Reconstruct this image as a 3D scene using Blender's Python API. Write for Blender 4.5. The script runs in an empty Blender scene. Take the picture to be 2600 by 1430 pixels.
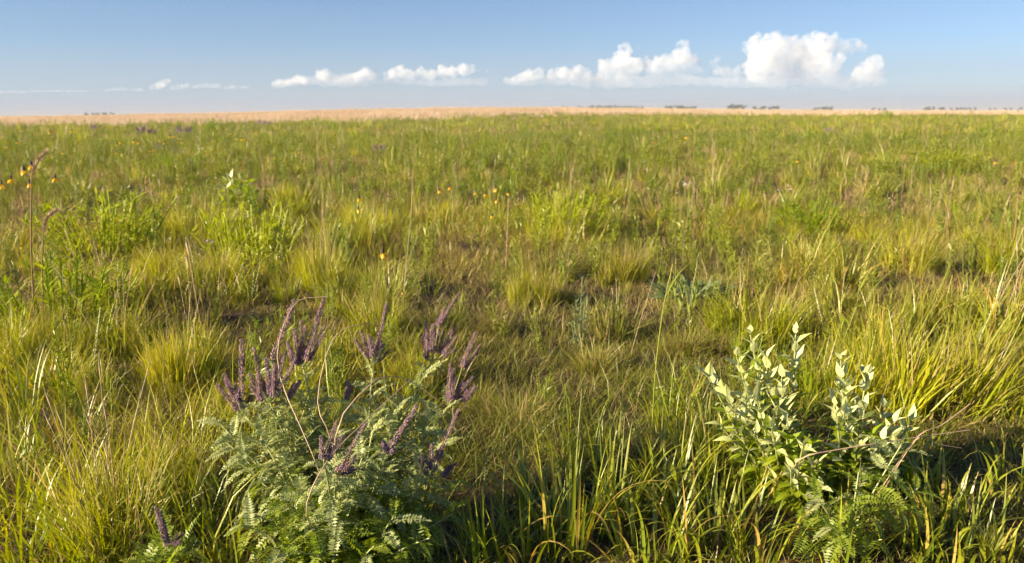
import bpy, math, random
import numpy as np
from mathutils import Vector, Matrix, noise as mnoise

# ------------------------------------------------------------------ camera, sky, sun, exposure
SC = bpy.context.scene
COL = SC.collection
rad = math.radians
PW, PH, LENS = 2600.0, 1430.0, 28.0
FPX = PW * LENS / 36.0
CAM_H = 1.35
PITCH, ROLL = rad(11.95), rad(-0.35)
SUN_AZ, SUN_EL = rad(-110.0), rad(18.5)       # from the view direction, clockwise; above the horizon
HAZE = True
EXPOSURE = 1.5

cam_data = bpy.data.cameras.new('camera')
cam = bpy.data.objects.new('camera', cam_data)
COL.objects.link(cam)
CAM_R = Matrix.Rotation(math.pi / 2 - PITCH, 3, 'X') @ Matrix.Rotation(ROLL, 3, 'Z')
CAM_P = Vector((0, 0, CAM_H))
cam.matrix_world = Matrix.Translation(CAM_P) @ CAM_R.to_4x4()
cam_data.lens = LENS
cam_data.sensor_width = 36.0
cam_data.clip_start = 0.05
cam_data.clip_end = 80000.0
cam_data.dof.use_dof = True
cam_data.dof.focus_distance = 2.45
cam_data.dof.aperture_fstop = 4.5
SC.camera = cam

SC.view_settings.view_transform = 'Standard'
SC.view_settings.look = 'None'
SC.view_settings.gamma = 1.0
SC.view_settings.exposure = EXPOSURE
SC.cycles.max_bounces = 12
SC.cycles.diffuse_bounces = 1
SC.cycles.glossy_bounces = 2
SC.cycles.transmission_bounces = 2
SC.cycles.transparent_max_bounces = 12
SC.cycles.volume_bounces = 9
SC.cycles.volume_step_rate = 2.5
SC.cycles.volume_max_steps = 256
SC.cycles.use_denoising = True
SC.cycles.use_adaptive_sampling = True
SC.cycles.adaptive_threshold = 0.03
SC.cycles.adaptive_min_samples = 16
SC.cycles.sample_clamp_indirect = 6.0

world = bpy.data.worlds.new('World')
SC.world = world
world.use_nodes = True
wn, wl = world.node_tree.nodes, world.node_tree.links
wn.clear()
w_out = wn.new('ShaderNodeOutputWorld')
w_bg = wn.new('ShaderNodeBackground')
w_sky = wn.new('ShaderNodeTexSky')
w_sky.sky_type = 'NISHITA'
w_sky.sun_disc = False
w_sky.sun_elevation = SUN_EL
w_sky.sun_rotation = SUN_AZ % (2 * math.pi)
w_sky.altitude = 500
w_sky.air_density = 0.8
w_sky.dust_density = 0.0
w_sky.ozone_density = 4.5
w_tc = wn.new('ShaderNodeTexCoord')
w_sep = wn.new('ShaderNodeSeparateXYZ')
w_ramp = wn.new('ShaderNodeValToRGB')          # the layer of evening haze that lies all round the horizon
w_ramp.color_ramp.interpolation = 'EASE'
w_ramp.color_ramp.elements[0].position = 0.0
w_ramp.color_ramp.elements[0].color = (0.97, 0.97, 0.97, 1)
w_ramp.color_ramp.elements[1].position = 0.2
w_ramp.color_ramp.elements[1].color = (0.0, 0.0, 0.0, 1)
_e = w_ramp.color_ramp.elements.new(0.09)
_e.color = (0.28, 0.28, 0.28, 1)
_e = w_ramp.color_ramp.elements.new(0.036)
_e.color = (0.6, 0.6, 0.6, 1)
w_mix = wn.new('ShaderNodeMix')
w_mix.data_type = 'RGBA'
w_mix.inputs['B'].default_value = (3.8, 4.15, 4.95, 1)
wl.new(w_tc.outputs['Generated'], w_sep.inputs[0])
wl.new(w_sep.outputs['Z'], w_ramp.inputs['Fac'])
wl.new(w_ramp.outputs['Color'], w_mix.inputs['Factor'])
wl.new(w_sky.outputs[0], w_mix.inputs['A'])
wl.new(w_mix.outputs['Result'], w_bg.inputs['Color'])
w_bg.inputs['Strength'].default_value = 0.05
wl.new(w_bg.outputs[0], w_out.inputs['Surface'])

sun_data = bpy.data.lights.new('sun', 'SUN')
sun_data.energy = 5.0
sun_data.angle = rad(0.55)
sun_data.color = (1.0, 0.83, 0.56)
sun = bpy.data.objects.new('sun', sun_data)
COL.objects.link(sun)
SUN_DIR = Vector((math.sin(SUN_AZ) * math.cos(SUN_EL), math.cos(SUN_AZ) * math.cos(SUN_EL), math.sin(SUN_EL)))
sun.rotation_euler = SUN_DIR.to_track_quat('Z', 'Y').to_euler()

# ------------------------------------------------------------------ helpers
def px_ray(px, py):
    return (CAM_R @ Vector(((px - PW / 2) / FPX, (PH / 2 - py) / FPX, -1.0))).normalized()

def px_at(px, py, Y):
    """the place seen at that spot of the photograph, Y metres in front"""
    d = px_ray(px, py)
    return CAM_P + d * (Y / d.y)

def tag(o, label=None, cat=None, group=None, kind=None):
    if label: o['label'] = label
    if cat: o['category'] = cat
    if group: o['group'] = group
    if kind: o['kind'] = kind
    return o

class Acc:
    """collects vertices, faces, a colour per vertex (r random, g along the blade, b own dryness) and material slots"""
    def __init__(s):
        s.v, s.f, s.c, s.m = [], [], [], []
        s.n = 0
    def add(s, v, f, c=None, m=0):
        v = np.asarray(v, dtype=np.float64).reshape(-1, 3)
        if c is None: c = np.zeros((len(v), 3)) + 0.5
        c = np.asarray(c, dtype=np.float64)
        if c.ndim == 1: c = np.tile(c, (len(v), 1))
        f = np.asarray(f, dtype=np.int64)
        s.v.append(v); s.c.append(c); s.f.append(f + s.n); s.m.append(np.full(len(f), m)); s.n += len(v)
    def mesh(s, name, mats, smooth=True):
        me = bpy.data.meshes.new(name)
        v = np.concatenate(s.v); c = np.concatenate(s.c)
        me.vertices.add(len(v)); me.vertices.foreach_set('co', v.ravel())
        tot = np.concatenate([np.full(len(f), f.shape[1]) for f in s.f])
        li = np.concatenate([f.ravel() for f in s.f]).astype(np.int32)
        me.loops.add(len(li)); me.loops.foreach_set('vertex_index', li)
        me.polygons.add(len(tot))
        st = np.concatenate([[0], np.cumsum(tot)[:-1]])
        me.polygons.foreach_set('loop_start', st.astype(np.int32))
        me.polygons.foreach_set('material_index', np.concatenate(s.m).astype(np.int32))
        me.polygons.foreach_set('use_smooth', np.full(len(tot), smooth))
        at = me.attributes.new('bl', 'FLOAT_COLOR', 'POINT')
        at.data.foreach_set('color', np.concatenate([c, np.ones((len(c), 1))], axis=1).ravel())
        for m in (mats if isinstance(mats, (list, tuple)) else [mats]): me.materials.append(m)
        me.update(calc_edges=True)
        me.validate()
        return me

def ob(name, me, parent=None, mat=None):
    o = bpy.data.objects.new(name, me)
    COL.objects.link(o)
    if parent: o.parent = parent
    if mat is not None: o.matrix_local = mat
    return o

def empty(name, loc):
    o = bpy.data.objects.new(name, None)
    COL.objects.link(o)
    o.location = loc
    o.empty_display_size = 0.05
    return o

def copy_tree(o, parent=None):
    c = o.copy(); COL.objects.link(c); c.parent = parent
    for ch in o.children: copy_tree(ch, c)
    return c

def strip_faces(n, k):
    """n strips of k quads, each 2*(k+1) vertices"""
    b = (np.arange(n) * 2 * (k + 1))[:, None] + (np.arange(k) * 2)[None, :]
    b = b.ravel()
    return np.stack([b, b + 1, b + 3, b + 2], axis=1)

def blades(acc, rng, n, spread=0.05, L=(.2, .3), W=(.002, .003), tilt=(0, .4), bend=(.2, 1.2), k=4, lean=(0, 0), dry=0.1,
           m=0, base=None, az=None, radial=0.7, z0=-0.015, wob=0.15, blunt=1.6, grow=None):
    """n grass blades: strips that bow over"""
    if base is None:
        a = rng.uniform(0, 2 * np.pi, n); r = spread * np.sqrt(rng.uniform(0, 1, n))
        base = np.stack([r * np.cos(a), r * np.sin(a)], axis=1)
        if az is None:
            az = np.where(rng.uniform(0, 1, n) < radial, a + rng.normal(0, .5, n), rng.uniform(0, 2 * np.pi, n))
    if az is None: az = rng.uniform(0, 2 * np.pi, n)
    ln = rng.uniform(L[0], L[1], n); wd = rng.uniform(W[0], W[1], n)
    if grow is not None: ln = ln * grow
    t0 = rng.uniform(tilt[0], tilt[1], n); bd = rng.uniform(bend[0], bend[1], n)
    tw = rng.uniform(-1.2, 1.2, n)
    t = np.linspace(0, 1, k + 1)
    th = t0[:, None] + bd[:, None] * t[None, :] ** 1.5
    azs = az[:, None] + wob * rng.normal(0, 1, n)[:, None] * t[None, :] * 2
    seg = ln[:, None] / k
    dx = np.sin(th) * np.cos(azs); dy = np.sin(th) * np.sin(azs); dz = np.cos(th)
    def cum(d):
        m_ = (d[:, 1:] + d[:, :-1]) / 2 * seg
        return np.concatenate([np.zeros((n, 1)), np.cumsum(m_, axis=1)], axis=1)
    hgt = cum(dz)
    X = base[:, :1] + cum(dx) + lean[0] * hgt; Y = base[:, 1:] + cum(dy) + lean[1] * hgt
    Z = z0 + hgt
    w = wd[:, None] * np.clip(1 - t[None, :] ** blunt, 0.06, 1) * np.clip(.55 + 2 * t[None, :], 0, 1) * .5
    sa = azs + np.pi / 2 + tw[:, None]
    sx, sy = np.cos(sa) * w, np.sin(sa) * w
    P = np.stack([np.stack([X - sx, Y - sy, Z], axis=-1), np.stack([X + sx, Y + sy, Z], axis=-1)], axis=2)
    isdry = (rng.uniform(0, 1, n) < dry) * rng.uniform(.6, 1, n)
    c = np.stack([np.broadcast_to(rng.uniform(0, 1, n)[:, None], (n, k + 1)), np.broadcast_to(t[None, :], (n, k + 1)),
                  np.broadcast_to(isdry[:, None], (n, k + 1))], axis=-1)
    c = np.repeat(c[:, :, None, :], 2, axis=2)
    acc.add(P.reshape(-1, 3), strip_faces(n, k), c.reshape(-1, 3), m)

def tube(acc, pts, radii, sides=5, c=(.5, .5, 0), m=0, cap=True):
    pts = np.asarray([tuple(p) for p in pts], dtype=float); n = len(pts)
    if np.isscalar(radii): radii = np.full(n, radii)
    d = np.gradient(pts, axis=0); d /= np.linalg.norm(d, axis=1)[:, None] + 1e-12
    up = np.array([0., 0, 1]) if abs(d[:, 2]).mean() < .9 else np.array([0., 1, 0])
    a = np.cross(d, up); a /= np.linalg.norm(a, axis=1)[:, None] + 1e-12
    b = np.cross(d, a)
    an = np.linspace(0, 2 * np.pi, sides, endpoint=False)
    R = np.asarray(radii)[:, None, None]
    v = pts[:, None, :] + R * (np.cos(an)[None, :, None] * a[:, None, :] + np.sin(an)[None, :, None] * b[:, None, :])
    f = []
    for i in range(n - 1):
        for j in range(sides):
            j2 = (j + 1) % sides
            f.append((i * sides + j, i * sides + j2, (i + 1) * sides + j2, (i + 1) * sides + j))
    cc = np.tile(np.asarray(c, float), (n * sides, 1))
    cc[:, 1] = np.repeat(np.linspace(0, 1, n), sides)
    acc.add(v.reshape(-1, 3), f, cc, m)

def bez(p0, p1, p2, n):
    p0, p1, p2 = Vector(p0), Vector(p1), Vector(p2)
    return [p0 * (1 - t) ** 2 + p1 * 2 * t * (1 - t) + p2 * t * t for t in np.linspace(0, 1, n)]

def spline(pts, n):
    """Catmull-Rom through pts"""
    pts = [Vector(p) for p in pts]
    P = [pts[0] * 2 - pts[1]] + pts + [pts[-1] * 2 - pts[-2]]
    out = []
    for u in np.linspace(0, len(pts) - 1 - 1e-6, n):
        i = int(u); t = u - i
        a, b, c, d = P[i:i + 4]
        out.append(.5 * ((2 * b) + (c - a) * t + (2 * a - 5 * b + 4 * c - d) * t * t + (3 * b - a - 3 * c + d) * t ** 3))
    return out

def frame(d, up=(0, 0, 1), roll=0.0):
    """3x3 with X along d and Z towards up"""
    x = Vector(d).normalized(); u = Vector(up)
    z = u - x * u.dot(x)
    if z.length < 1e-3:
        z = Vector((1, 0, 0)) - x * x.x
    z.normalize()
    y = z.cross(x)
    m = Matrix((x, y, z)).transposed()
    return m @ Matrix.Rotation(roll, 3, 'X')

def place(loc, m3, s=1.0):
    return Matrix.Translation(Vector(loc)) @ m3.to_4x4() @ Matrix.Scale(s, 4)

_lat = np.random.default_rng(5).uniform(0, 1, (256, 256))
def vnoise(x, y, s, o=0):
    """smooth value noise, 0..1, with cells of s metres"""
    u = np.asarray(x, float) / s + 37.3 * o + 1000; v = np.asarray(y, float) / s + 91.7 * o + 1000
    iu, iv = np.floor(u).astype(int), np.floor(v).astype(int)
    fu, fv = u - iu, v - iv
    fu = fu * fu * (3 - 2 * fu); fv = fv * fv * (3 - 2 * fv)
    g = lambda a, b: _lat[a % 256, b % 256]
    return (g(iu, iv) * (1 - fu) + g(iu + 1, iv) * fu) * (1 - fv) + (g(iu, iv + 1) * (1 - fu) + g(iu + 1, iv + 1) * fu) * fv
def fnoise(x, y, s, o=0):
    return (vnoise(x, y, s, o) + .5 * vnoise(x, y, s / 2, o + 1) + .25 * vnoise(x, y, s / 4, o + 2)) / 1.75

def sstep(a, b, x):
    t = np.clip((np.asarray(x, float) - a) / (b - a), 0, 1)
    return t * t * (3 - 2 * t)

def H(x, y):
    """height of the prairie: nearly level, a low swell 200 m out in front"""
    x = np.asarray(x, float); y = np.asarray(y, float)
    r = np.hypot(x, y); az = np.arctan2(x, y)
    h = .09 * (fnoise(x, y, 2.2, 3) - .5) + .3 * (fnoise(x, y, 17, 7) - .5) * sstep(6, 25, r)
    h = h + (0.35 + 1.7 * np.exp(-((az + .03) / .34) ** 2)) * sstep(85, 200, r) * (1 - .9 * sstep(240, 700, r))
    return h

def ground(px, py):
    d = px_ray(px, py); z = 0.0
    for _ in range(12):
        t = (z - CAM_H) / d.z
        p = CAM_P + d * t
        z = float(H(p.x, p.y))
    return Vector((p.x, p.y, z))

def mat_new(name):
    m = bpy.data.materials.new(name); m.use_nodes = True
    nt = m.node_tree; nt.nodes.clear()
    out = nt.nodes.new('ShaderNodeOutputMaterial')
    return m, nt, out
# ------------------------------------------------------------------ materials
def plant_material(name, a, b, straw, transl=.35, gloss=.06, tipc=None, rnd=.35, back=None, noise=0.0):
    """leaf tissue: two live colours, a straw colour for what has dried; part of the light comes through"""
    m, nt, out = mat_new(name)
    N, K = nt.nodes, nt.links
    at = N.new('ShaderNodeAttribute'); at.attribute_name = 'bl'
    sp = N.new('ShaderNodeSeparateColor'); K.new(at.outputs['Color'], sp.inputs[0])
    dry = N.new('ShaderNodeAttribute'); dry.attribute_type = 'INSTANCER'; dry.attribute_name = 'dry'
    hue = N.new('ShaderNodeAttribute'); hue.attribute_type = 'INSTANCER'; hue.attribute_name = 'hue'
    def math_(op, x, y, clamp=False):
        n = N.new('ShaderNodeMath'); n.operation = op; n.use_clamp = clamp
        for i, q in enumerate((x, y)):
            if isinstance(q, (int, float)): n.inputs[i].default_value = q
            else: K.new(q, n.inputs[i])
        return n.outputs[0]
    def mix(f, x, y):
        n = N.new('ShaderNodeMix'); n.data_type = 'RGBA'
        K.new(f, n.inputs['Factor'])
        for s_, q in (('A', x), ('B', y)):
            if isinstance(q, tuple): n.inputs[s_].default_value = q + (1,)
            else: K.new(q, n.inputs[s_])
        return n.outputs['Result']
    f1 = math_('ADD', math_('MULTIPLY', sp.outputs['Red'], rnd), math_('MULTIPLY', hue.outputs['Fac'], 1 - rnd), True)
    c = mix(f1, a, b)
    if tipc:
        c = mix(math_('MULTIPLY', math_('POWER', sp.outputs['Green'], 3.0), .7), c, tipc)
    fd = math_('ADD', sp.outputs['Blue'], math_('MULTIPLY', dry.outputs['Fac'], math_('ADD', .35, sp.outputs['Red'])), True)
    c = mix(fd, c, straw)
    if noise:
        nz = N.new('ShaderNodeTexNoise'); nz.inputs['Scale'].default_value = noise; nz.inputs['Detail'].default_value = 3
        tc = N.new('ShaderNodeTexCoord'); K.new(tc.outputs['Object'], nz.inputs['Vector'])
        hs = N.new('ShaderNodeHueSaturation'); K.new(c, hs.inputs['Color'])
        mr = N.new('ShaderNodeMapRange'); mr.inputs['To Min'].default_value = .7; mr.inputs['To Max'].default_value = 1.3
        K.new(nz.outputs[0], mr.inputs['Value']); K.new(mr.outputs[0], hs.inputs['Value'])
        c = hs.outputs[0]
    df = N.new('ShaderNodeBsdfDiffuse'); K.new(c, df.inputs['Color'])
    tr = N.new('ShaderNodeBsdfTranslucent')
    hs2 = N.new('ShaderNodeHueSaturation'); hs2.inputs['Saturation'].default_value = 1.15; hs2.inputs['Value'].default_value = 1.25
    K.new(c, hs2.inputs['Color']); K.new(hs2.outputs[0], tr.inputs['Color'])
    m1 = N.new('ShaderNodeMixShader'); m1.inputs[0].default_value = transl
    K.new(df.outputs[0], m1.inputs[1]); K.new(tr.outputs[0], m1.inputs[2])
    gl = N.new('ShaderNodeBsdfGlossy'); gl.inputs['Roughness'].default_value = .45
    gl.inputs['Color'].default_value = (.9, .9, .9, 1)
    m2 = N.new('ShaderNodeMixShader'); m2.inputs[0].default_value = gloss
    K.new(m1.outputs[0], m2.inputs[1]); K.new(gl.outputs[0], m2.inputs[2])
    K.new(m2.outputs[0], out.inputs['Surface'])
    return m

STRAW = (.46, .33, .16)
M_turf = plant_material('turf_blade', (.125, .165, .018), (.36, .325, .04), STRAW, .3, .03, rnd=.5)
M_fine = plant_material('fine_blade', (.15, .26, .006), (.54, .51, .006), STRAW, .42, .04, tipc=(.44, .34, .05), rnd=.5)
M_broad = plant_material('broad_blade', (.12, .21, .010), (.38, .40, .014), (.54, .36, .08), .38, .07, tipc=(.44, .36, .03), rnd=.5)
M_forb = plant_material('forb_leaf', (.13, .22, .012), (.32, .35, .018), (.34, .26, .10), .38, .05, rnd=.5)
M_blue = plant_material('grey_green_leaf', (.12, .18, .075), (.2, .26, .11), (.3, .25, .14), .2, .05)
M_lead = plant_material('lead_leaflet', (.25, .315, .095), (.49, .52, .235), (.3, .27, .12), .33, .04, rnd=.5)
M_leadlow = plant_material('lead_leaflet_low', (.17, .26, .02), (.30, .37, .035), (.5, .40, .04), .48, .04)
M_sage = plant_material('sunlit_pale_leaf', (.52, .57, .19), (.68, .70, .35), (.4, .3, .15), .2, .04, noise=40)  # felted tissue, with the sun on the upper leaves put into its colour
M_sagelow = plant_material('lush_leaf', (.22, .34, .012), (.42, .48, .02), (.5, .42, .04), .5, .05, noise=40)
M_stem = plant_material('pale_stem', (.28, .32, .12), (.38, .37, .17), (.3, .2, .1), .05, .05)
M_dry = plant_material('dry_stalk', (.44, .30, .20), (.56, .42, .28), (.55, .38, .26), .08, .04)
M_red = plant_material('reddish_stalk', (.34, .16, .10), (.30, .26, .07), (.4, .28, .18), .08, .05)
M_violet = plant_material('violet_floret', (.11, .06, .125), (.42, .27, .38), (.52, .28, .2), .15, .03, rnd=1.0)
M_tan = plant_material('tan_blade', (.50, .37, .25), (.74, .59, .43), (.64, .49, .34), .35, .02)
M_yellow = plant_material('yellow_petal', (.88, .46, .008), (.95, .62, .015), (.85, .4, .01), .35, .03)
M_cone = plant_material('dark_cone', (.05, .03, .02), (.12, .08, .04), (.1, .06, .03), .0, .04)
M_white = plant_material('white_petal', (.75, .74, .72), (.8, .8, .78), (.7, .7, .66), .3, .03)
M_thatch = plant_material('thatch', (.14, .085, .05), (.28, .185, .11), (.36, .24, .14), .15, .02)
M_bark = plant_material('bark', (.10, .075, .05), (.14, .11, .08), (.12, .1, .08), 0, .02)
M_crown = plant_material('tree_leaf', (.035, .065, .03), (.06, .09, .04), (.08, .09, .04), .25, .03)

# ------------------------------------------------------------------ the ground
def ground_material():
    m, nt, out = mat_new('prairie_soil')
    N, K = nt.nodes, nt.links
    geo = N.new('ShaderNodeNewGeometry')
    bs = N.new('ShaderNodeBsdfPrincipled'); bs.inputs['Roughness'].default_value = .95
    bs.inputs['Specular IOR Level'].default_value = .15
    def noise(scale, det=5):
        n = N.new('ShaderNodeTexNoise'); n.inputs['Scale'].default_value = scale; n.inputs['Detail'].default_value = det
        K.new(geo.outputs['Position'], n.inputs['Vector']); return n.outputs[0]
    def ramp(f, stops):
        r = N.new('ShaderNodeValToRGB'); K.new(f, r.inputs['Fac'])
        el = r.color_ramp.elements
        el[0].position, el[0].color = stops[0][0], stops[0][1] + (1,)
        el[1].position, el[1].color = stops[-1][0], stops[-1][1] + (1,)
        for p, c in stops[1:-1]:
            e = el.new(p); e.color = c + (1,)
        return r.outputs['Color']
    near = ramp(noise(9), [(.3, (.035, .022, .014)), (.5, (.075, .05, .03)), (.7, (.14, .10, .06))])
    mid = ramp(noise(.35), [(.3, (.16, .15, .04)), (.7, (.27, .23, .08))])
    far = ramp(noise(.004, 3), [(.35, (.55, .38, .25)), (.65, (.62, .45, .30))])
    ln = N.new('ShaderNodeVectorMath'); ln.operation = 'LENGTH'; K.new(geo.outputs['Position'], ln.inputs[0])
    def blend(x, y, lo, hi):
        mr = N.new('ShaderNodeMapRange'); mr.inputs['From Min'].default_value = lo; mr.inputs['From Max'].default_value = hi
        K.new(ln.outputs['Value'], mr.inputs['Value'])
        mx = N.new('ShaderNodeMix'); mx.data_type = 'RGBA'; K.new(mr.outputs[0], mx.inputs['Factor'])
        K.new(x, mx.inputs['A']); K.new(y, mx.inputs['B']); return mx.outputs['Result']
    c = blend(blend(near, mid, 8, 40), far, 118, 140)
    K.new(c, bs.inputs['Base Color'])
    bp = N.new('ShaderNodeBump'); bp.inputs['Strength'].default_value = .8; bp.inputs['Distance'].default_value = .02
    K.new(noise(30, 6), bp.inputs['Height']); K.new(bp.outputs[0], bs.inputs['Normal'])
    K.new(bs.outputs[0], out.inputs['Surface'])
    return m

def make_ground():
    rs = np.concatenate([np.arange(.25, 9, .25), np.geomspace(9, 400, 90), np.geomspace(430, 6000, 24)])
    na = 288
    an = np.linspace(0, 2 * np.pi, na, endpoint=False)
    X = rs[:, None] * np.sin(an); Y = rs[:, None] * np.cos(an)
    v = np.stack([X, Y, H(X, Y)], axis=-1).reshape(-1, 3)
    v = np.concatenate([v, [[0, 0, float(H(0, 0))]]])
    i = np.arange(len(rs) - 1)[:, None] * na; j = np.arange(na)[None, :]; j2 = (j + 1) % na
    q = np.stack([i + j, i + na + j, i + na + j2, i + j2], axis=-1).reshape(-1, 4)
    acc = Acc(); acc.add(v, q)
    c = len(v) - 1
    acc.f.append(np.stack([np.full(na, c), np.arange(na), (np.arange(na) + 1) % na], axis=1)); acc.m.append(np.zeros(na))
    o = ob('prairie_ground', acc.mesh('prairie_ground', ground_material()))
    tag(o, 'rolling prairie soil with brown thatch between the grasses', 'ground', kind='structure')
make_ground()

# ------------------------------------------------------------------ scattered ground cover (stuff)
def proto(name, fn, mats, seed):
    acc = Acc(); fn(acc, np.random.default_rng(seed))
    return bpy.data.objects.new(name, acc.mesh(name, mats))      # never linked: only its shape is used

def scatter(name, P, rot, scl, dry, hue, protos, label, cat, seed):
    n = len(P); rng = np.random.default_rng(seed)
    me = bpy.data.meshes.new(name)
    me.vertices.add(n); me.vertices.foreach_set('co', P.ravel())
    def attr(nm, ty, key, val):
        a = me.attributes.new(nm, ty, 'POINT'); a.data.foreach_set(key, np.asarray(val).ravel())
    attr('rot', 'FLOAT_VECTOR', 'vector', rot.astype(np.float32)); attr('scl', 'FLOAT_VECTOR', 'vector', scl.astype(np.float32))
    attr('dry', 'FLOAT', 'value', dry.astype(np.float32)); attr('hue', 'FLOAT', 'value', hue.astype(np.float32))
    attr('pid', 'INT', 'value', rng.integers(0, len(protos), n).astype(np.int32))
    o = ob(name, me)
    g = bpy.data.node_groups.new(name + '_scatter', 'GeometryNodeTree')
    g.interface.new_socket('Geometry', in_out='INPUT', socket_type='NodeSocketGeometry')
    g.interface.new_socket('Geometry', in_out='OUTPUT', socket_type='NodeSocketGeometry')
    N, K = g.nodes, g.links
    gi = N.new('NodeGroupInput'); go = N.new('NodeGroupOutput')
    iop = N.new('GeometryNodeInstanceOnPoints'); iop.inputs['Pick Instance'].default_value = True
    g2i = N.new('GeometryNodeGeometryToInstance')
    for p in protos:
        oi = N.new('GeometryNodeObjectInfo'); oi.inputs['Object'].default_value = p
        K.new(oi.outputs['Geometry'], g2i.inputs[0])
    def named(nm, ty, sock):
        a = N.new('GeometryNodeInputNamedAttribute'); a.data_type = ty; a.inputs['Name'].default_value = nm
        K.new(a.outputs[0], iop.inputs[sock])
    named('pid', 'INT', 'Instance Index'); named('scl', 'FLOAT_VECTOR', 'Scale')
    a = N.new('GeometryNodeInputNamedAttribute'); a.data_type = 'FLOAT_VECTOR'; a.inputs['Name'].default_value = 'rot'
    e2r = N.new('FunctionNodeEulerToRotation'); K.new(a.outputs[0], e2r.inputs[0]); K.new(e2r.outputs[0], iop.inputs['Rotation'])
    K.new(gi.outputs[0], iop.inputs['Points']); K.new(g2i.outputs[0], iop.inputs['Instance'])
    K.new(iop.outputs[0], go.inputs[0])
    md = o.modifiers.new('scatter', 'NODES'); md.node_group = g
    tag(o, label, cat, kind='stuff')
    return o

AZ = rad(46)
def sector(rng, r0, r1, dens, az=AZ):
    n = int(dens * az * (r1 * r1 - r0 * r0))
    r = np.sqrt(rng.uniform(r0 * r0, r1 * r1, n)); a = rng.uniform(-az, az, n)
    return r * np.sin(a), r * np.cos(a)

def lay(rng, x, y, s0, s1, tiltsd=.12, zoff=0.0):
    n = len(x)
    P = np.stack([x, y, H(x, y) + zoff], axis=1)
    rot = np.stack([rng.normal(0, tiltsd, n), rng.normal(0, tiltsd, n), rng.uniform(0, 6.283, n)], axis=1)
    s = rng.uniform(s0, s1, n)
    return P, rot, np.stack([s, s, s * rng.uniform(.8, 1.2, n)], axis=1)

def dry_map(x, y):
    far = sstep(15, 45, np.hypot(x, y))
    return np.clip(((1 - far) * fnoise(x, y, 3.1, 280) + far * fnoise(x, y, 13, 12) - .46) * 3.2, 0, 1)
def hue_map(x, y, o=21):
    far = sstep(12, 40, np.hypot(x, y))
    return np.clip(((1 - far) * fnoise(x, y, 1.7, o) + far * fnoise(x, y, 9, o + 1) - .32) * 3.0, 0, 1)
def bare_map(x, y): return fnoise(x, y, 1.1, 48)

# things that keep the scattered plants off their own footing: (x, y, r)
KEEP = []
def keep_off(x, y, extra=0.0):
    ok = np.ones(len(x), bool)
    for (a, b, r) in KEEP: ok &= (x - a) ** 2 + (y - b) ** 2 > (r + extra) ** 2
    return ok

# open spots where the grass stays short
SHORT = [(ground(1380, 1060), .5), (ground(1560, 960), .55), (ground(1260, 1230), .3), (ground(2440, 1290), .3), (ground(1180, 720), .5), (ground(1300, 900), .5), (ground(100, 1180), .25), (ground(700, 640), .5), (ground(1150, 620), .9), (ground(1750, 620), .8)]
def tall_ok(x, y):
    ok = np.ones(len(x), bool)
    for p, r in SHORT: ok &= (x - p.x) ** 2 + (y - p.y) ** 2 > r * r
    return ok
# ------------------------------------------------------------------ clouds, 15 km out
CLOUD_D = 15000.0
def cloud_material(name, dens, zlo, zhi, nscale=.006):
    m, nt, out = mat_new(name)
    vol = nt.nodes.new('ShaderNodeVolumePrincipled')
    vol.inputs['Color'].default_value = (.965, .958, .95, 1)
    tc = nt.nodes.new('ShaderNodeTexCoord'); sp = nt.nodes.new('ShaderNodeSeparateXYZ')
    nt.links.new(tc.outputs['Object'], sp.inputs[0])
    mr = nt.nodes.new('ShaderNodeMapRange'); mr.interpolation_type = 'SMOOTHSTEP'      # the base thins out into the haze
    mr.inputs['From Min'].default_value = zlo; mr.inputs['From Max'].default_value = zhi
    mr.inputs['To Min'].default_value = dens * .04; mr.inputs['To Max'].default_value = dens
    nt.links.new(sp.outputs['Z'], mr.inputs['Value'])
    nz = nt.nodes.new('ShaderNodeTexNoise'); nz.inputs['Scale'].default_value = nscale; nz.inputs['Detail'].default_value = 3.0; nz.inputs['Roughness'].default_value = .6
    nt.links.new(tc.outputs['Object'], nz.inputs['Vector'])
    m2 = nt.nodes.new('ShaderNodeMapRange'); m2.inputs['From Min'].default_value = .36; m2.inputs['From Max'].default_value = .60
    m2.inputs['To Min'].default_value = .03; m2.inputs['To Max'].default_value = 1.0
    nt.links.new(nz.outputs[0], m2.inputs['Value'])
    mu = nt.nodes.new('ShaderNodeMath'); mu.operation = 'MULTIPLY'
    nt.links.new(mr.outputs[0], mu.inputs[0]); nt.links.new(m2.outputs[0], mu.inputs[1])
    nt.links.new(mu.outputs[0], vol.inputs['Density'])
    vol.inputs['Anisotropy'].default_value = 0.1
    nt.links.new(vol.outputs[0], out.inputs['Volume'])
    return m

def even_vapour(dens):
    m, nt, out = mat_new('bank_vapour')
    vol = nt.nodes.new('ShaderNodeVolumePrincipled'); vol.inputs['Color'].default_value = (.9, .9, .93, 1); vol.inputs['Density'].default_value = dens
    nt.links.new(vol.outputs[0], out.inputs['Volume'])
    return m

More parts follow.
